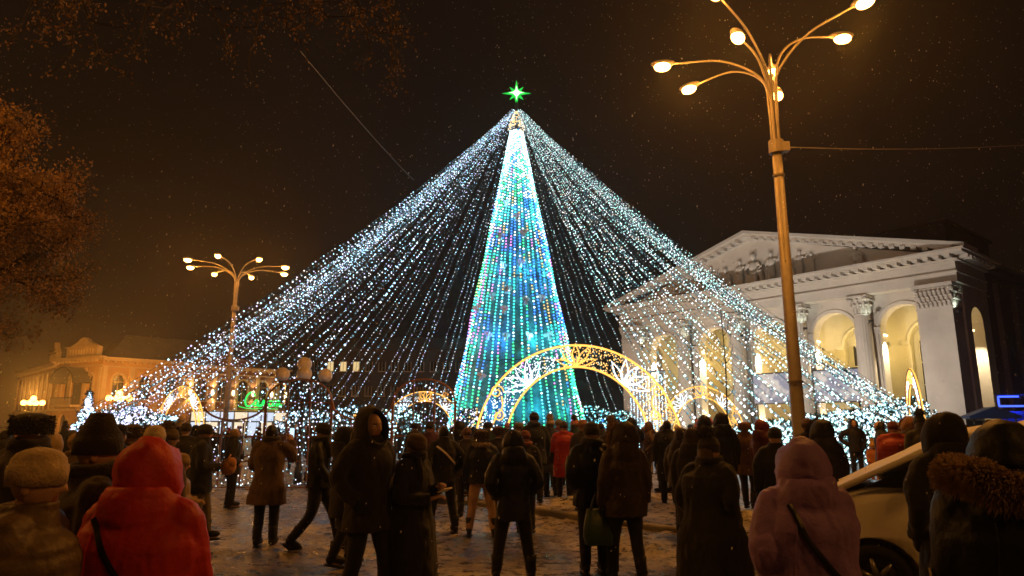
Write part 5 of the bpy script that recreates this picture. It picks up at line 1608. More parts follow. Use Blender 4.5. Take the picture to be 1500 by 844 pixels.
P_(1033, 13.2, 0, 1.76, 'person in a smooth dark hood right of the pompom hat', coat=K, kind='nylon', head='hood', hatc=(.014, .014, .02), vox=.022, seed=39, gloves=K)
P_(1058, 12.6, 8, 1.80, 'tall person in a black hood left of the sapling', coat=K, kind='nylon', head='hood', hatc=K, vox=.022, seed=40, bulk=1.2, gloves=K)
P_(1092, 13.8, -35, 1.66, 'woman in a large fox-brown fur hat right of the sapling', coat=(.11, .055, .035), head='furhat', hatc=(.22, .10, .05), vox=.02, seed=41, legs='step', hem=.68, bulk=1.12, gloves=K)
P_(1118, 13.0, -70, 1.68, 'person in a dark red hooded jacket walking left of the lilac jacket', coat=(.10, .016, .022), kind='nylon', head='hood', hatc=(.13, .018, .024), vox=.02, seed=42, legs='walk', hem=.7, bulk=1.15, gloves=K)
P_(1137, 9.2, -20, 1.68, 'person in a black cap just left of the lilac hood', coat=K, head='beanie', hatc=K, vox=.02, seed=43, hem=.5, gloves=K)
li = P_(1178, 3.95, -2, 1.59, 'woman in a lilac hooded jacket with a dark shoulder strap, seen from behind', coat=(.30, .18, .50), kind='nylon', head='bighood', hatc=(.29, .175, .48), bulk=1.45, hem=.60, flare=.03, vox=.012, seed=44, folds=.013, armL='pocket', armR='fwd', gloves=K)
strap(li, [(-.15, 1.42), (-.09, 1.24), (.06, 1.04), (.20, .90)], .018)
bag(li, (.24, -.24, .80), (.13, .06, .12), M['leather'], 'small black shoulder bag at the hip of the woman in lilac')
P_(1206, 9.3, 5, 1.74, 'person in a large round dark fur hood right of the lilac hood', coat=(.020, .014, .012), kind='nylon', head='bighood', hatc=(.018, .013, .011), fur=(.06, .04, .03), vox=.018, seed=45, bulk=1.25, hem=.5, gloves=K)
P_(1186, 11.4, -10, 1.70, 'person in a brown knitted hat beside the tall lamp post', coat=DBR, head='beanie', hatc=(.11, .055, .035), vox=.022, seed=46, gloves=K)
P_(1252, 21.0, 172, 1.78, 'man in a dark hooded jacket facing the camera with one hand on his hip', coat=(.025, .02, .02), kind='nylon', head='hood', hatc=(.025, .02, .02), vox=.02, seed=47, armL='pocket', armR='hip', legs='stand', gloves=K)
P_(1277, 19.6, 160, 1.08, 'small child in an orange snowsuit and yellow hat', coat=(.46, .17, .04), kind='nylon', head='pompom', hatc=(.62, .36, .09), trous=(.46, .17, .04), vox=.026, seed=48, bulk=1.35, quilt=.5, scale_head=1.4, headz=.03, armL='fwd', armR='fwd', gloves=(.3, .1, .03), cat='child')
P_(1311, 12.6, -15, 1.66, 'stout person in a red padded jacket behind the car bonnet', coat=(.27, .026, .022), kind='nylon', head='beanie', hatc=(.12, .022, .022), vox=.018, quilt=.4, seed=49, bulk=1.55, gloves=K)
P_(1318, 15.4, 10, 1.66, 'person in a pale hat and yellow scarf behind the red padded jacket', coat=(.25, .17, .10), head='furhat', hatc=(.45, .36, .32), vox=.024, seed=50, gloves=K)
P_(1336, 14.0, 0, 1.72, 'person in a ginger fur hood left of the tall black figure', coat=DBR, head='bighood', hatc=(.16, .075, .03), fur=(.24, .12, .05), vox=.022, seed=51, gloves=K)
P_(1352, 12.2, -5, 1.76, 'person in a black bobble hat left of the tall black figure', coat=(.025, .02, .018), head='pompom', hatc=(.016, .014, .014), vox=.02, seed=52, bulk=1.2, gloves=K)
bt = P_(1391, 4.75, 6, 1.78, 'tall figure in a long black coat standing against the white car', coat=(.007, .007, .008), head='hood', hatc=(.008, .007, .008), bulk=1.05, hem=.22, flare=.05, vox=.014, seed=53, armL='pocket', armR='pocket', gloves=K, folds=.010)
bag(bt, (.20, .16, .30), (.11, .07, .17), M['yellow_bag'], 'yellow bag low beside the tall black figure')
fb = P_(1480, 2.95, -14, 1.71, 'person in a dark blue jacket with a wide tawny fur collar at the right edge', coat=(.014, .022, .045), kind='nylon', head='hood', hatc=(.012, .018, .032), bulk=1.5, hem=.55, vox=.012, seed=54, scarf=(0.012, 0.02, 0.035), folds=.012, armL='down', armR='pocket', gloves=K)
P = np.array([[.195 * math.cos(t), -.03 + .165 * math.sin(t), 1.485 + .015 * math.cos(t * 2) - .045 * math.cos(t) + .012 * math.sin(t * 7) - .05 * max(0, math.sin(t))] for t in np.linspace(0, PI * 2, 60)])
fc_ = MB(); q = fur_tube(P, .070, 34000, .045, wd=.0017); q.build('fur_collar', cloth((.46, .32, .19), 'fur'), fb)
q = MB(); q.tube(on_coat(fb, [(-.34, 1.22), (-.33, 1.0), (-.31, .82)], .006, 20, (0, -1, 0)) if len(on_coat(fb, [(-.34, 1.22), (-.33, 1.0), (-.31, .82)], .006, 20, (0, -1, 0))) > 3 else spline([(-.30, -.12, 1.2), (-.30, -.13, .9)], 5), .008, 5); q.build('piping', M['globe_off'], fb)

for nm_, xs_ in ((red, .0), (li, .0), (w1_, .02), (fb, .0)):
    for pts in ([(xs_ - .13, 1.36), (xs_ - .15, 1.1), (xs_ - .16, .72)],):
        P = on_coat(nm_, pts, .001, 40, (0, -1, 0))
        if len(P) > 5:
            t = MB(); t.tube(P, .0045, 5); t.build('seam', nm_.children[[c.name.split('.')[0] for c in nm_.children].index('coat')].material_slots[0].material, nm_)
# crowd further back: eight kinds, copied with their own colours
PROTO = []
for i, kw in enumerate((dict(head='beanie', hem=.78), dict(head='hood', hem=.70, kind='nylon'), dict(head='pompom', hem=.55, flare=.05), dict(head='furhat', hem=.60, flare=.03, bulk=1.15), dict(head='bare', hem=.75), dict(head='cap', hem=.8, kind='nylon'), dict(head='long', hem=.5, flare=.04), dict(head='hood', hem=.76, bulk=1.25, fur=(.2, .12, .06)))):
    p = person(0, -60 - i, 0, 1.75, 'x', vox=.034, detail=False, folds=.012, seed=60 + i, gloves=K, armL=('down', 'pocket', 'hold')[i % 3], armR=('pocket', 'phone', 'down', 'hold')[i % 4], legs=('stand', 'apart', 'step', 'walk', 'stand')[i % 5], **kw)
    PROTO.append((p, list(p.children)))
COATS = [('black', (.012, .012, .014)), ('navy', (.014, .022, .05)), ('brown', (.075, .042, .024)), ('dark grey', (.05, .05, .052)), ('maroon', (.11, .018, .022)), ('olive', (.055, .05, .022)), ('beige', (.34, .25, .15)), ('purple', (.07, .025, .08)), ('teal', (.012, .06, .065)), ('rust', (.20, .065, .025))]
CW = [.25, .15, .16, .14, .06, .08, .06, .03, .03, .04]
HATS = ['a knitted cap', 'a hood', 'a bobble hat', 'a fur hat', 'no hat', 'a peaked cap', 'long loose hair', 'a fur-edged hood']
HATC = [('black', (.015, .014, .014)), ('rust', (.14, .05, .03)), ('grey', (.14, .13, .13)), ('cream', (.5, .4, .3)), ('pink', (.45, .18, .2)), ('brown', (.09, .05, .028)), ('red', (.3, .025, .025)), ('white', (.6, .58, .56))]
used = set()
def zone(px, d):
    if px < 200: return 'before the ornate building'
    if px < 305: return 'under the left golden arch'
    if px < 560: return 'behind the light fence'
    if px < 690: return 'left of the large golden arch'
    if px < 790: return 'left under the teal tree'
    if px < 870: return 'right under the teal tree'
    if px < 960: return 'by the white light column'
    if px < 1090: return 'near the middle theatre arches'
    if px < 1240: return 'behind the lilac jacket'
    if px < 1370: return 'beside the narrow golden arch'
    return 'near the blue-roofed stall'
def depthw(d): return 'close' if d < 20 else 'mid-distance' if d < 30 else 'distant'
first = [True] * 8
placed = []
def bgp(px, d, dirn):
    x = PX(px, d)
    if math.hypot(x - 6.1, d - 14.85) < .6 or math.hypot(x + 15.25, d - 37) < .6: return
    if abs(d - FY) < .55 and -10.5 < x < -1.4: return
    rr = math.hypot(x - TX, d - TY); az = math.degrees(math.atan2(x - TX, TY - d))
    if 11 < az < 76 and 20.0 < rr < 28.2: return
    if rr < 5.6: return
    for a0, b0 in placed:
        if (a0 - x) ** 2 + (b0 - d) ** 2 < .3: return
    placed.append((x, d))
    for _ in range(60):
        i = random.choices(range(8), weights=[4, 3, 2, 2, 2, 1, 1, 1.5])[0]
        cn, cc = random.choices(COATS, weights=CW)[0]
        hn, hcx = random.choice(HATC)
        hat = HATS[i].replace('a ', 'a ' + hn + ' ', 1) if i in (0, 2, 3, 5) else HATS[i]
        lb = f'{depthw(d)} person in {cn} coat and {hat[2:] if hat[:2] == "a " else hat}, {zone(px, d)}' if i != 4 else f'{depthw(d)} bareheaded person in a {cn} coat, {zone(px, d)}'
        if i in (6,): lb = f'{depthw(d)} long-haired person in a {cn} coat, {zone(px, d)}'
        if lb not in used: break
    used.add(lb)
    src, kids = PROTO[i]
    if first[i]: o = src; cs = kids; first[i] = False
    else:
        o = src.copy(); COL.objects.link(o); cs = []
        for k_ in kids:
            c = k_.copy(); COL.objects.link(c); c.parent = o; cs.append(c)
            for g_ in k_.children:
                d_ = g_.copy(); COL.objects.link(d_); d_.parent = c; cs.append(d_)
    s = random.uniform(.91, 1.03) * .99
    o.location = (x, d, gz(x, d)); o.rotation_euler = (0, 0, R(dirn)); o.scale = (s, s, s * random.uniform(.97, 1.03))
    tag(o, lb, 'person', 'onlookers in the crowd')
    for c in cs:
        nm = c.name.split('.')[0]
        if not c.material_slots: continue
        m_ = None
        if nm == 'coat' or (nm == 'hood'): m_ = cloth(cc, 'nylon' if i in (1, 5, 7) else 'wool')
        elif nm == 'hat': m_ = cloth(hcx, 'fur' if i == 3 else 'knit')
        elif nm == 'pompom': m_ = cloth(tuple(min(1, v * 1.4) for v in hcx), 'fur')
        elif nm == 'trousers': m_ = cloth(random.choice([(.012, .012, .016), (.02, .024, .04), (.03, .026, .022), (.06, .05, .045)]))
        if m_:
            c.material_slots[0].link = 'OBJECT'; c.material_slots[0].material = m_
def facing(px, d):
    """look towards the tree, more or less"""
    x = PX(px, d)
    return math.degrees(math.atan2(-(TX - x), (TY - d))) * .7 + random.gauss(0, 52)
for a0, b0, st_, d0, d1 in ((575, 1000, 21, 15.5, 20.5), (1000, 1075, 18, 15, 21.0), (1275, 1480, 19, 14.5, 19), (-10, 205, 26, 10.5, 20), (205, 300, 26, 14, 18.5), (0, 690, 24, 21, 30), (690, 970, 17, 21, 30), (1380, 1510, 17, 20, 30), (100, 700, 26, 31, 42), (690, 960, 15, 30, 42), (960, 1130, 20, 28, 42), (1090, 1400, 22, 29, 40)):
    px = a0 + random.uniform(0, st_)
    while px < b0:
        d = random.uniform(d0, d1)
        bgp(px, d, facing(px, d))
        px += st_ * random.uniform(.75, 1.25)
for i, f in enumerate(first):
    if f:
        for c in PROTO[i][1]:
            for g_ in list(c.children): bpy.data.objects.remove(g_)
            bpy.data.objects.remove(c)
        bpy.data.objects.remove(PROTO[i][0])
# ------------------------------------------------------------------ the white car at the right
car = empty('parked_car', (4.98, 6.66, 0), R(-29), 'white compact people carrier with snow on its bonnet, parked at the right', 'car')
# local frame: nose towards -X, stations along x
def car_body():
    xs = [-2.28, -2.22, -2.05, -1.75, -1.35, -.98, -.55, -.1, .5, 1.1, 1.6, 1.95, 2.10]
    top = [.62, .76, .94, 1.03, 1.09, 1.12, 1.13, 1.13, 1.14, 1.15, 1.15, 1.12, 1.0]     # belt / bonnet height at the side
    hw = [.52, .66, .78, .84, .865, .875, .88, .885, .885, .88, .865, .82, .74]
    sill = [.34, .26, .22, .20, .20, .20, .20, .20, .20, .20, .22, .28, .36]
    rings = []
    for x, t, w, s_ in zip(xs, top, hw, sill):
        crown = .05 if x < -.9 else .02
        half = [(0, s_), (w * .86, s_), (w * .96, s_ + .06), (w * 1.0, s_ + .24), (w * .995, (s_ + t) / 2 + .06), (w * .975, t - .10), (w * .93, t - .025), (w * .80, t + crown * .4), (w * .4, t + crown * .9), (0, t + crown)]
        ring = [(y, z) for y, z in half] + [(-y, z) for y, z in half[-2:0:-1]]
        rings.append(np.array([[x, y, z] for y, z in ring]))
    # finer along x by spline
    A = np.array(rings)
    m_ = 60
    out = []
    for i in range(A.shape[1]): out.append(spline(A[:, i], m_))
    A = np.stack(out, 1)
    return A
A = car_body()
mb = MB(); mb.loft(list(A))
body = mb.build('body', M['paint_white'], car, True)
# wheel arches: cut the lower body away round the wheels
import bmesh
WX = (-1.42, 1.28); WR = .315
cut = MB()
for wx in WX:
    for sg in (-1, 1):
        a_ = np.arange(28) * 2 * PI / 28
        cut.loft([np.stack([wx + .375 * np.cos(a_), np.full(28, sg * yy), .315 + .375 * np.sin(a_)], 1) for yy in ((.58, 1.1) if sg > 0 else (.58, 1.1))])
cm = cut.mesh('cut'); bmx = bmesh.new(); bmx.from_mesh(cm); bmesh.ops.recalc_face_normals(bmx, faces=bmx.faces); bmx.to_mesh(cm); bmx.free()
co = bpy.data.objects.new('cut', cm); COL.objects.link(co); co.parent = car
bmx = bmesh.new(); bmx.from_mesh(body.data); bmesh.ops.recalc_face_normals(bmx, faces=bmx.faces); bmx.to_mesh(body.data); bmx.free()
md = body.modifiers.new('b', 'BOOLEAN'); md.object = co; md.operation = 'DIFFERENCE'; md.solver = 'EXACT'
dg = bpy.context.evaluated_depsgraph_get()
nm = bpy.data.meshes.new_from_object(body.evaluated_get(dg))
body.modifiers.clear(); old = body.data; body.data = nm
body.data.materials.clear(); body.data.materials.append(M['paint_white'])
bpy.data.objects.remove(co)
for p in body.data.polygons: p.use_smooth = True; p.material_index = 0
# greenhouse: roof panel, pillars and glass
gx_ = [-1.75, -1.25, -.62, .1, .9, 1.70, 2.02]
rz_ = [1.06, 1.35, 1.63, 1.69, 1.68, 1.58, 1.16]
rw_ = [.78, .70, .635, .63, .62, .60, .66]
top = MB()
rings = []
for x, z, w in zip(gx_, rz_, rw_):
    rings.append(np.array([[x, -w, z - .03], [x, -w * .85, z + .005], [x, -w * .4, z + .03], [x, 0, z + .04], [x, w * .4, z + .03], [x, w * .85, z + .005], [x, w, z - .03], [x, w * .8, z - .05], [x, 0, z - .0], [x, -w * .8, z - .05]]))
A2 = np.array(rings)
def station(x):
    return [np.interp(x, gx_, q) for q in (rz_, rw_)]
rf = MB()
S = [np.array([[np.interp(t, range(7), A2[:, i, 0]), np.interp(t, range(7), A2[:, i, 1]), np.interp(t, range(7), A2[:, i, 2])] for i in range(10)]) for t in np.linspace(1.85, 5.05, 16)]
rf.loft(S); rf.build('roof', M['paint_white'], car, True)
gl = MB()
g0 = np.array([[-1.80, -.75, 1.05], [-1.80, .75, 1.05], [-.74, .63, 1.59], [-.74, -.63, 1.59]])
gl.add(np.vstack([g0, g0 + [.02, 0, -.02]]), [[0, 1, 2, 3], [7, 6, 5, 4], [0, 4, 5, 1], [1, 5, 6, 2], [2, 6, 7, 3], [3, 7, 4, 0]])
gl.build('windscreen', M['glass'], car)
gl = MB(); g0 = np.array([[1.74, -.60, 1.56], [1.74, .60, 1.56], [2.04, .68, 1.14], [2.04, -.68, 1.14]])
gl.add(np.vstack([g0, g0 + [-.02, 0, -.02]]), [[0, 1, 2, 3], [7, 6, 5, 4], [0, 4, 5, 1], [1, 5, 6, 2], [2, 6, 7, 3], [3, 7, 4, 0]]); gl.build('rear_window', M['glass'], car)
for sg in (-1, 1):
    def sidey(z): return sg * np.interp(z, [1.12, 1.64], [.845, .635])
    for poly in ([(-1.46, 1.135), (-.86, 1.145), (-.86, 1.43)], [(-.79, 1.15), (.42, 1.15), (.42, 1.605), (-.52, 1.59), (-.79, 1.47)], [(.50, 1.15), (1.25, 1.15), (1.25, 1.585), (.50, 1.605)], [(1.33, 1.16), (1.86, 1.17), (1.62, 1.50), (1.33, 1.575)]):
        w = MB()
        a_ = np.array([[x, sidey(z), z] for x, z in poly]); b_ = a_ - [0, sg * .02, 0]
        n_ = len(poly)
        w.loft([a_, b_]); w.build('side_window', M['glass'], car)
    pl = MB()
    for P in ([(-1.78, 1.06), (-.66, 1.61)], [(-.82, 1.14), (-.82, 1.50)], [(.46, 1.14), (.46, 1.63)], [(1.29, 1.14), (1.29, 1.62)], [(1.98, 1.13), (1.70, 1.57)], [(-.66, 1.61), (.5, 1.645), (1.70, 1.575)]):
        pl.tube([(x, sidey(z) + sg * .005, z) for x, z in P], .032, 6)
    pl.build('pillar', M['paint_white'], car, True)
    mr = MB(); mr.ell((-1.02, sg * .99, 1.18), (.07, .12, .085), 12, 8); mr.tube([(-1.0, sg * .84, 1.13), (-1.01, sg * .94, 1.15)], .03, 6); mr.build('mirror', M['paint_white'], car, True)
    hl = MB(); hl.ell((-2.02, sg * .70, .76), (.22, .13, .11), 14, 8, rot=Euler((0, R(20), R(sg * -22)))); hl.build('headlight', M['globe_off'], car, True)
    hd = MB(); hd.box((.30, sg * .893, .98), (.17, .03, .03)); hd.box((1.10, sg * .89, .99), (.17, .03, .03)); hd.build('door_handle', M['paint_white'], car)
    sm = MB()
    for x in (-.83, .47, 1.28): sm.tube([(x, sg * .887, .30), (x + .01, sg * .893, .65), (x, sg * .868, 1.10)], .006, 4)
    sm.build('door_seam', M['dark_metal'], car)
    ind = MB(); ind.box((-.95, sg * .882, .78), (.07, .02, .03)); ind.build('side_repeater', M['globe_off'], car)
    for wx in WX:
        ty = MB()
        a_ = np.linspace(0, 2 * PI, 37)[:-1]
        prof_ = [(.20, .60), (.29, .605), (WR - .01, .63), (WR, .66), (WR, .79), (WR - .01, .82), (.29, .84), (.21, .84), (.20, .80)]
        ty.loft([np.stack([wx + r * np.cos(a_), np.full(36, sg * y), WR + r * np.sin(a_)], 1) for r, y in prof_], caps=False)
        wheel = ty.build('wheel', M['tyre'], car, True)
        rm = MB()
        rm.loft([np.stack([wx + r * np.cos(a_), np.full(36, sg * y), WR + r * np.sin(a_)], 1) for r, y in ((.205, .83), (.195, .80), (.19, .66), (.02, .66))], caps=False)
        for k in range(7):
            q = 2 * PI * k / 7
            rm.tube([(wx + .03 * math.cos(q), sg * .80, WR + .03 * math.sin(q)), (wx + .195 * math.cos(q), sg * .81, WR + .195 * math.sin(q))], [.03, .02], 6)
        rm.ell((wx, sg * .80, WR), (.05, .03, .05), 12, 6); rm.build('rim', M['rim'], wheel, True)
mb = MB(); mb.box((-2.24, 0, .48), (.06, .9, .16)); mb.box((-2.2, 0, .28), (.1, 1.2, .06)); mb.build('grille', M['dark_metal'], car)
# snow lying on bonnet, windscreen foot and roof
def snow_sheet(x0, x1, zf, wf, nx_=50, ny_=26, th=.035, seed=0):
    s_ = MB(); V = []
    for i in range(nx_):
        x = x0 + (x1 - x0) * i / (nx_ - 1)
        for j in range(ny_):
            v = -1 + 2 * j / (ny_ - 1)
            edge = min(1, 3.0 * (1 - abs(v)), 4 * min(i, nx_ - 1 - i) / nx_ + .05)
            h_ = th * edge ** .5 * (.35 + 1.1 * vnoise(np.array([[x * 5 + seed, v * 4, 1.]]))[0])
            y = v * wf(x) * (.88 + .16 * vnoise(np.array([[x * 11 + seed, v * 2, 7.]]))[0])
            V.append([x, y, zf(x, v) + h_ - .004])
    F = [[i * ny_ + j, i * ny_ + j + 1, (i + 1) * ny_ + j + 1, (i + 1) * ny_ + j] for i in range(nx_ - 1) for j in range(ny_ - 1)]
    s_.add(V, F); return s_
bt_ = lambda x: np.interp(x, [-2.28, -2.22, -2.05, -1.75, -1.35, -.98], [.62, .76, .94, 1.03, 1.09, 1.12])
snow_sheet(-2.12, -1.72, lambda x, v: bt_(x) + .05 * (1 - .75 * abs(v)) - .02 * abs(v) ** 6, lambda x: np.interp(x, [-2.2, -1.75], [.60, .76]), th=.04).build('bonnet_snow', M['snow'], car, True)
snow_sheet(-1.80, -.64, lambda x, v: np.interp(x, [-1.80, -.74], [1.06, 1.60]), lambda x: np.interp(x, [-1.80, -.74], [.66, .54]), 60, 34, .03, 4).build('windscreen_snow', M['snow'], car, True)
snow_sheet(-.6, 1.6, lambda x, v: station(x)[0] + .03 - .028 * abs(v) ** 3, lambda x: .6, 40, 22, .04, 9).build('roof_snow', M['snow'], car, True)

# ------------------------------------------------------------------ stall with a blue roof, blue neon frame
q0 = AT(1452, 622, 40)
st = empty('market_stall', (q0[0], 40, 0), R(-20), 'small market stall with a blue tarpaulin roof beside the theatre', 'stall')
g = MB()
for x in (-1, 1):
    for y in (-.8, .8): g.box((x, y, 1.1), (.07, .07, 2.2))
g.box((0, -.8, .5), (1.93, .05, 1.0)); g.box((0, .8, 1.0), (1.93, .05, 2.0)); g.build('frame', M['dark_metal'], st)
g = MB(); g.prism([(-1.25, 2.1), (1.25, 2.1), (1.25, 2.25), (0, 2.75), (-1.25, 2.25)], (0, -1.05, 0), (1, 0, 0), (0, 0, 1), (0, 1, 0), 2.1); g.build('roof', M['blue_tarp'], st)
q0 = AT(1487, 622, 44)
o = empty('neon_sign', (q0[0], 44, 0), R(-18), 'blue neon tube frame glowing at the right edge', 'neon sign')
z1, z0 = AT(1487, 581, 44)[2], AT(1487, 595, 44)[2]
g = MB()
for P in ([(.4, 0, z1), (-.72, 0, z1), (-.72, 0, z0), (1.4, 0, z0)],):
    for a_, b_ in zip(P[:-1], P[1:]): g.tube([a_, b_], .055, 8)
g.build('neon_tube', E['blue_neon'], o)
g = MB(); g.box((.3, .08, 1.3), (1.9, .05, 2.6)); g.box((.3, .08, z1 + .1), (2.3, .06, .08)); g.build('board', M['blue_tarp'], o)
point_light('neon_light', (0, -.5, z0), 90, (.05, .1, 1), .2, o)

# ------------------------------------------------------------------ trees
def branch(mb, p, d, ln, r, lvl, tips, up=.12, spread=.7, droop=0.):
    n_ = 6
    P = [p]
    dd = d.copy()
    for i in range(n_):
        dd = dd + RNG.normal(0, .13, 3) + np.array([0, 0, up - droop * i / n_]) * .25
        dd /= np.linalg.norm(dd)
        P.append(P[-1] + dd * ln / n_)
    P = np.array(P)
    mb.tube(P, np.linspace(r, r * .45, n_ + 1), 7 if lvl > 1 else 5)
    if lvl == 0:
        tips.append(P); return
    k = 4 if lvl > 1 else 5
    for j in range(k):
        t = .35 + .65 * (j + random.random() * .6) / k
        b_ = P[min(n_, int(t * n_))]
        nd = dd * .8 + RNG.normal(0, spread, 3)
        nd /= np.linalg.norm(nd)
        branch(mb, b_, nd, ln * random.uniform(.5, .72), r * .5, lvl - 1, tips, up, spread, droop)
    tips.append(P[-3:])
def leaves(tips, per, size, rad):
    g = MB(); B = []
    for T in tips:
        i = RNG.integers(0, len(T), per)
        B.append(T[i] + RNG.normal(0, rad, (per, 3)))
    B = np.concatenate(B); n_ = len(B)
    D = RNG.normal(size=(n_, 3)); D[:, 2] -= .5; D /= np.linalg.norm(D, axis=1)[:, None]
    U = np.cross(D, RNG.normal(size=(n_, 3))); U /= np.linalg.norm(U, axis=1)[:, None]
    W = np.cross(D, U)
    l_ = (size * (.6 + .8 * RNG.random(n_)))[:, None]
    V = np.stack([B, B + D * l_ * .45 + U * l_ * .30 + W * l_ * .06, B + D * l_, B + D * l_ * .45 - U * l_ * .30 + W * l_ * .06], 1).reshape(-1, 3)
    g.add(V, (np.arange(n_)[:, None] * 4 + np.arange(4)).tolist())
    return g
def tree_thing(base, limbs, lb, per, size, rad, lvl=2):
    o = empty('tree', base, 0, lb, 'tree')
    mb = MB(); tips = []
    mb.tube(spline([(0, 0, -.1), (.05, .0, 1.6), (-.05, .05, 4.2)], 10), np.linspace(.27, .19, 10), 12)
    for p, d, ln, r in limbs:
        d = np.array(d, float); d /= np.linalg.norm(d)
        branch(mb, np.array(p, float), d, ln, r, lvl, tips)
    mb.build('trunk', M['bark'], o, True)
    leaves(tips, per, size, rad).build('crown', M['leaf_dry'], o)
    return o
tree_thing((-10.9, 12.6, 0), [((-.05, .05, 4.1), (.75, -.1, .75), 2.2, .12), ((-.05, .05, 4.1), (.35, -.5, .9), 2.3, .12), ((-.05, .05, 4.1), (.3, .6, .9), 2.3, .12), ((-.05, .05, 4.1), (-.5, .1, 1), 2.2, .12), ((0, 0, 4.1), (.9, .2, .5), 1.9, .10), ((0, 0, 4.15), (.30, .05, 1.3), 2.4, .12), ((0, 0, 4.1), (.8, -.45, .5), 1.8, .09)],
           'leafy brown tree lit orange at the left edge', 85, .06, .13, 3)
# a second tree outside the frame holds its bare twigs over the square
TB = np.array([-5.6, 3.2, 0])
def reach(px, py, d): return AT(px, py, d) - TB
o = empty('tree', TB, 0, 'tree reaching twigs with a few dry leaves into the top of the picture', 'tree')
mb = MB(); tips = []
mb.tube(spline([(0, 0, -.1), (.03, 0, 2.0), (-.02, .04, 4.6)], 10), np.linspace(.2, .14, 10), 12)
hubs = [((0, .03, 4.4), reach(120, -75, 7.2)), ((0, .03, 4.2), reach(270, -95, 7.6)), ((0, .03, 4.55), reach(460, -75, 8.0)), ((0, .03, 4.3), reach(560, -70, 8.2))]
for p, e in hubs:
    p = np.array(p); P = spline([p, p + (e - p) * .35 + [0, 0, .35], p + (e - p) * .7 + [0, 0, .25], e], 14)
    mb.tube(P, np.linspace(.075, .022, 14), 7)
for hx, hub in (((20, 60, -30), 0), ((105, 75, -40), 0), ((150, 95, -45), 0), ((200, 70, -50), 1), ((225, 30, -60), 1), ((60, 40, -50), 0), ((335, 60, -60), 1), ((370, 70, -50), 2), ((420, 40, -60), 2), ((480, 25, -40), 2), ((540, 60, -50), 3), ((575, 95, -60), 3), ((590, 50, -70), 3), ((520, 20, -60), 3)):
    px, py, p0 = hx
    dd = 6.9 + random.random() * 1.2
    a_ = hubs[hub][1] * random.uniform(.9, 1.0); e = reach(px, py, dd)
    P = spline([a_, a_ + (e - a_) * .5 + RNG.normal(0, .12, 3), e], 10)
    mb.tube(P, np.linspace(.020, .009, 10), 5)
    tips.append(P[5:])
    for j in range(7):
        b_ = P[3 + j % 7]; d = RNG.normal(0, .5, 3) + (e - a_) / np.linalg.norm(e - a_) * .5 + [0, 0, -.15]; d /= np.linalg.norm(d)
        Q = [b_]
        for _ in range(4): d = d + RNG.normal(0, .22, 3); d /= np.linalg.norm(d); Q.append(Q[-1] + d * .12)
        mb.tube(Q, [.009, .008, .007, .006, .004], 4); tips.append(np.array(Q[2:]))
mb.build('trunk', M['bark'], o, True)
leaves(tips, 13, .045, .05).build('crown', M['leaf_dry'], o)
# young bare tree on the kerbed strip
sx_, sy_ = G(1080, 771)[:2]; sy_ += .1
o = empty('sapling', (sx_, sy_, .11), 0, 'bare young tree standing on the kerbed strip right of the pompom hat', 'tree')
mb = MB(); P = spline([(0, 0, -.1), (.01, 0, .8), (-.02, .02, 1.7), (0, 0, 2.7), (-.03, 0, 3.7)], 24); mb.tube(P, np.linspace(.022, .006, 24), 7)
for z, dx, dy, dz in ((1.45, .42, -.05, .16), (1.5, -.40, .0, .22), (1.55, .30, .1, .28), (1.75, -.28, -.1, .3), (2.1, .22, .1, .35), (2.3, -.2, .05, .35), (2.7, .15, -.05, .35), (3.0, -.14, .05, .3), (3.2, .12, 0, .3)):
    b_ = np.array([np.interp(z, P[:, 2], P[:, 0]), np.interp(z, P[:, 2], P[:, 1]), z])
    mb.tube(spline([b_, b_ + [dx * .55, dy * .5, dz * .25], b_ + [dx, dy, dz]], 8), np.linspace(.008, .0035, 8), 5)
mb.build('trunk', M['bark'], o, True)

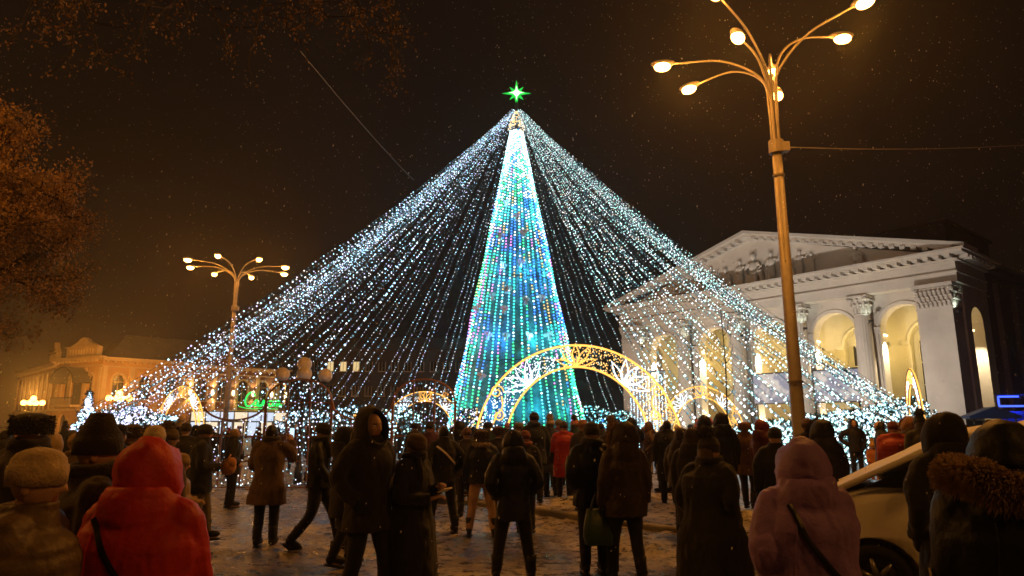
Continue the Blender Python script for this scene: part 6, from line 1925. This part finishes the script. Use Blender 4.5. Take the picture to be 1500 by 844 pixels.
# ------------------------------------------------------------------ wires
def wire(a_, b_, sag, r, lb):
    t = np.linspace(0, 1, 30)
    P = np.array(a_) + (np.array(b_) - np.array(a_)) * t[:, None]; P[:, 2] -= 4 * sag * t * (1 - t)
    tag(MB().tube(P, r, 5).build('cable', M['pole']), lb, 'cable')
wire((6.2, 14.85, 8.03), AT(1640, 200, 17), .18, .010, 'thin cable running from the near lamp post to the right')
wire(AT(440, 75, 13), AT(606, 264, 30), .1, .007, 'thin cable crossing the dark sky at the upper left')

# ------------------------------------------------------------------ falling snow
n_ = 6500
d = 3 + 27 * RNG.random(n_) ** .8
P = np.stack([RNG.uniform(-.95, .95, n_) * d, d, RNG.uniform(0.05, 1, n_) * (1.2 + .72 * d)], 1)
s_ = MB()
r_ = (.0032 + .0036 * RNG.random(n_)) * (.6 + .03 * d)
D = np.array([[1, 0, 0], [0, 1, 0], [-1, 0, 0], [0, -1, 0], [.25, 0, 1.9], [-.25, 0, -1.9]])
V = (P[:, None] + D[None] * r_[:, None, None]).reshape(-1, 3)
T = np.array([[0, 1, 4], [1, 2, 4], [2, 3, 4], [3, 0, 4], [1, 0, 5], [2, 1, 5], [3, 2, 5], [0, 3, 5]])
s_.add(V, (np.arange(n_)[:, None, None] * 6 + T[None]).reshape(-1, 3).tolist())
o = s_.build('falling_snow', M['flake']); o['kind'] = 'stuff'

# ------------------------------------------------------------------ roots to the base of their things
bpy.context.view_layer.update()
for o in (theatre, bpy.data.objects['shop_front'], bpy.data.objects['office_block']):
    pts = [c.matrix_world @ Vector(v) for c in o.children if c.type == 'MESH' for v in c.bound_box]
    c = Vector(((min(p.x for p in pts) + max(p.x for p in pts)) / 2, (min(p.y for p in pts) + max(p.y for p in pts)) / 2, 0))
    o.location = c
    for k in o.children: k.matrix_parent_inverse = Matrix.Translation(-c)

# ------------------------------------------------------------------ damp, snow-filled air
if HAZE:
    hz = MB(); hz.box((10, 62, 19), (260, 170, 41.2))
    m = bpy.data.materials.new('haze'); m.use_nodes = True
    nt = m.node_tree; nt.nodes.remove(nt.nodes['Principled BSDF'])
    v = nt.nodes.new('ShaderNodeVolumePrincipled')
    v.inputs['Color'].default_value = (.86, .86, .88, 1)
    v.inputs['Density'].default_value = HAZE
    v.inputs['Anisotropy'].default_value = .72
    nt.links.new(v.outputs[0], nt.nodes['Material Output'].inputs['Volume'])
    o = hz.build('haze', m); o['kind'] = 'stuff'
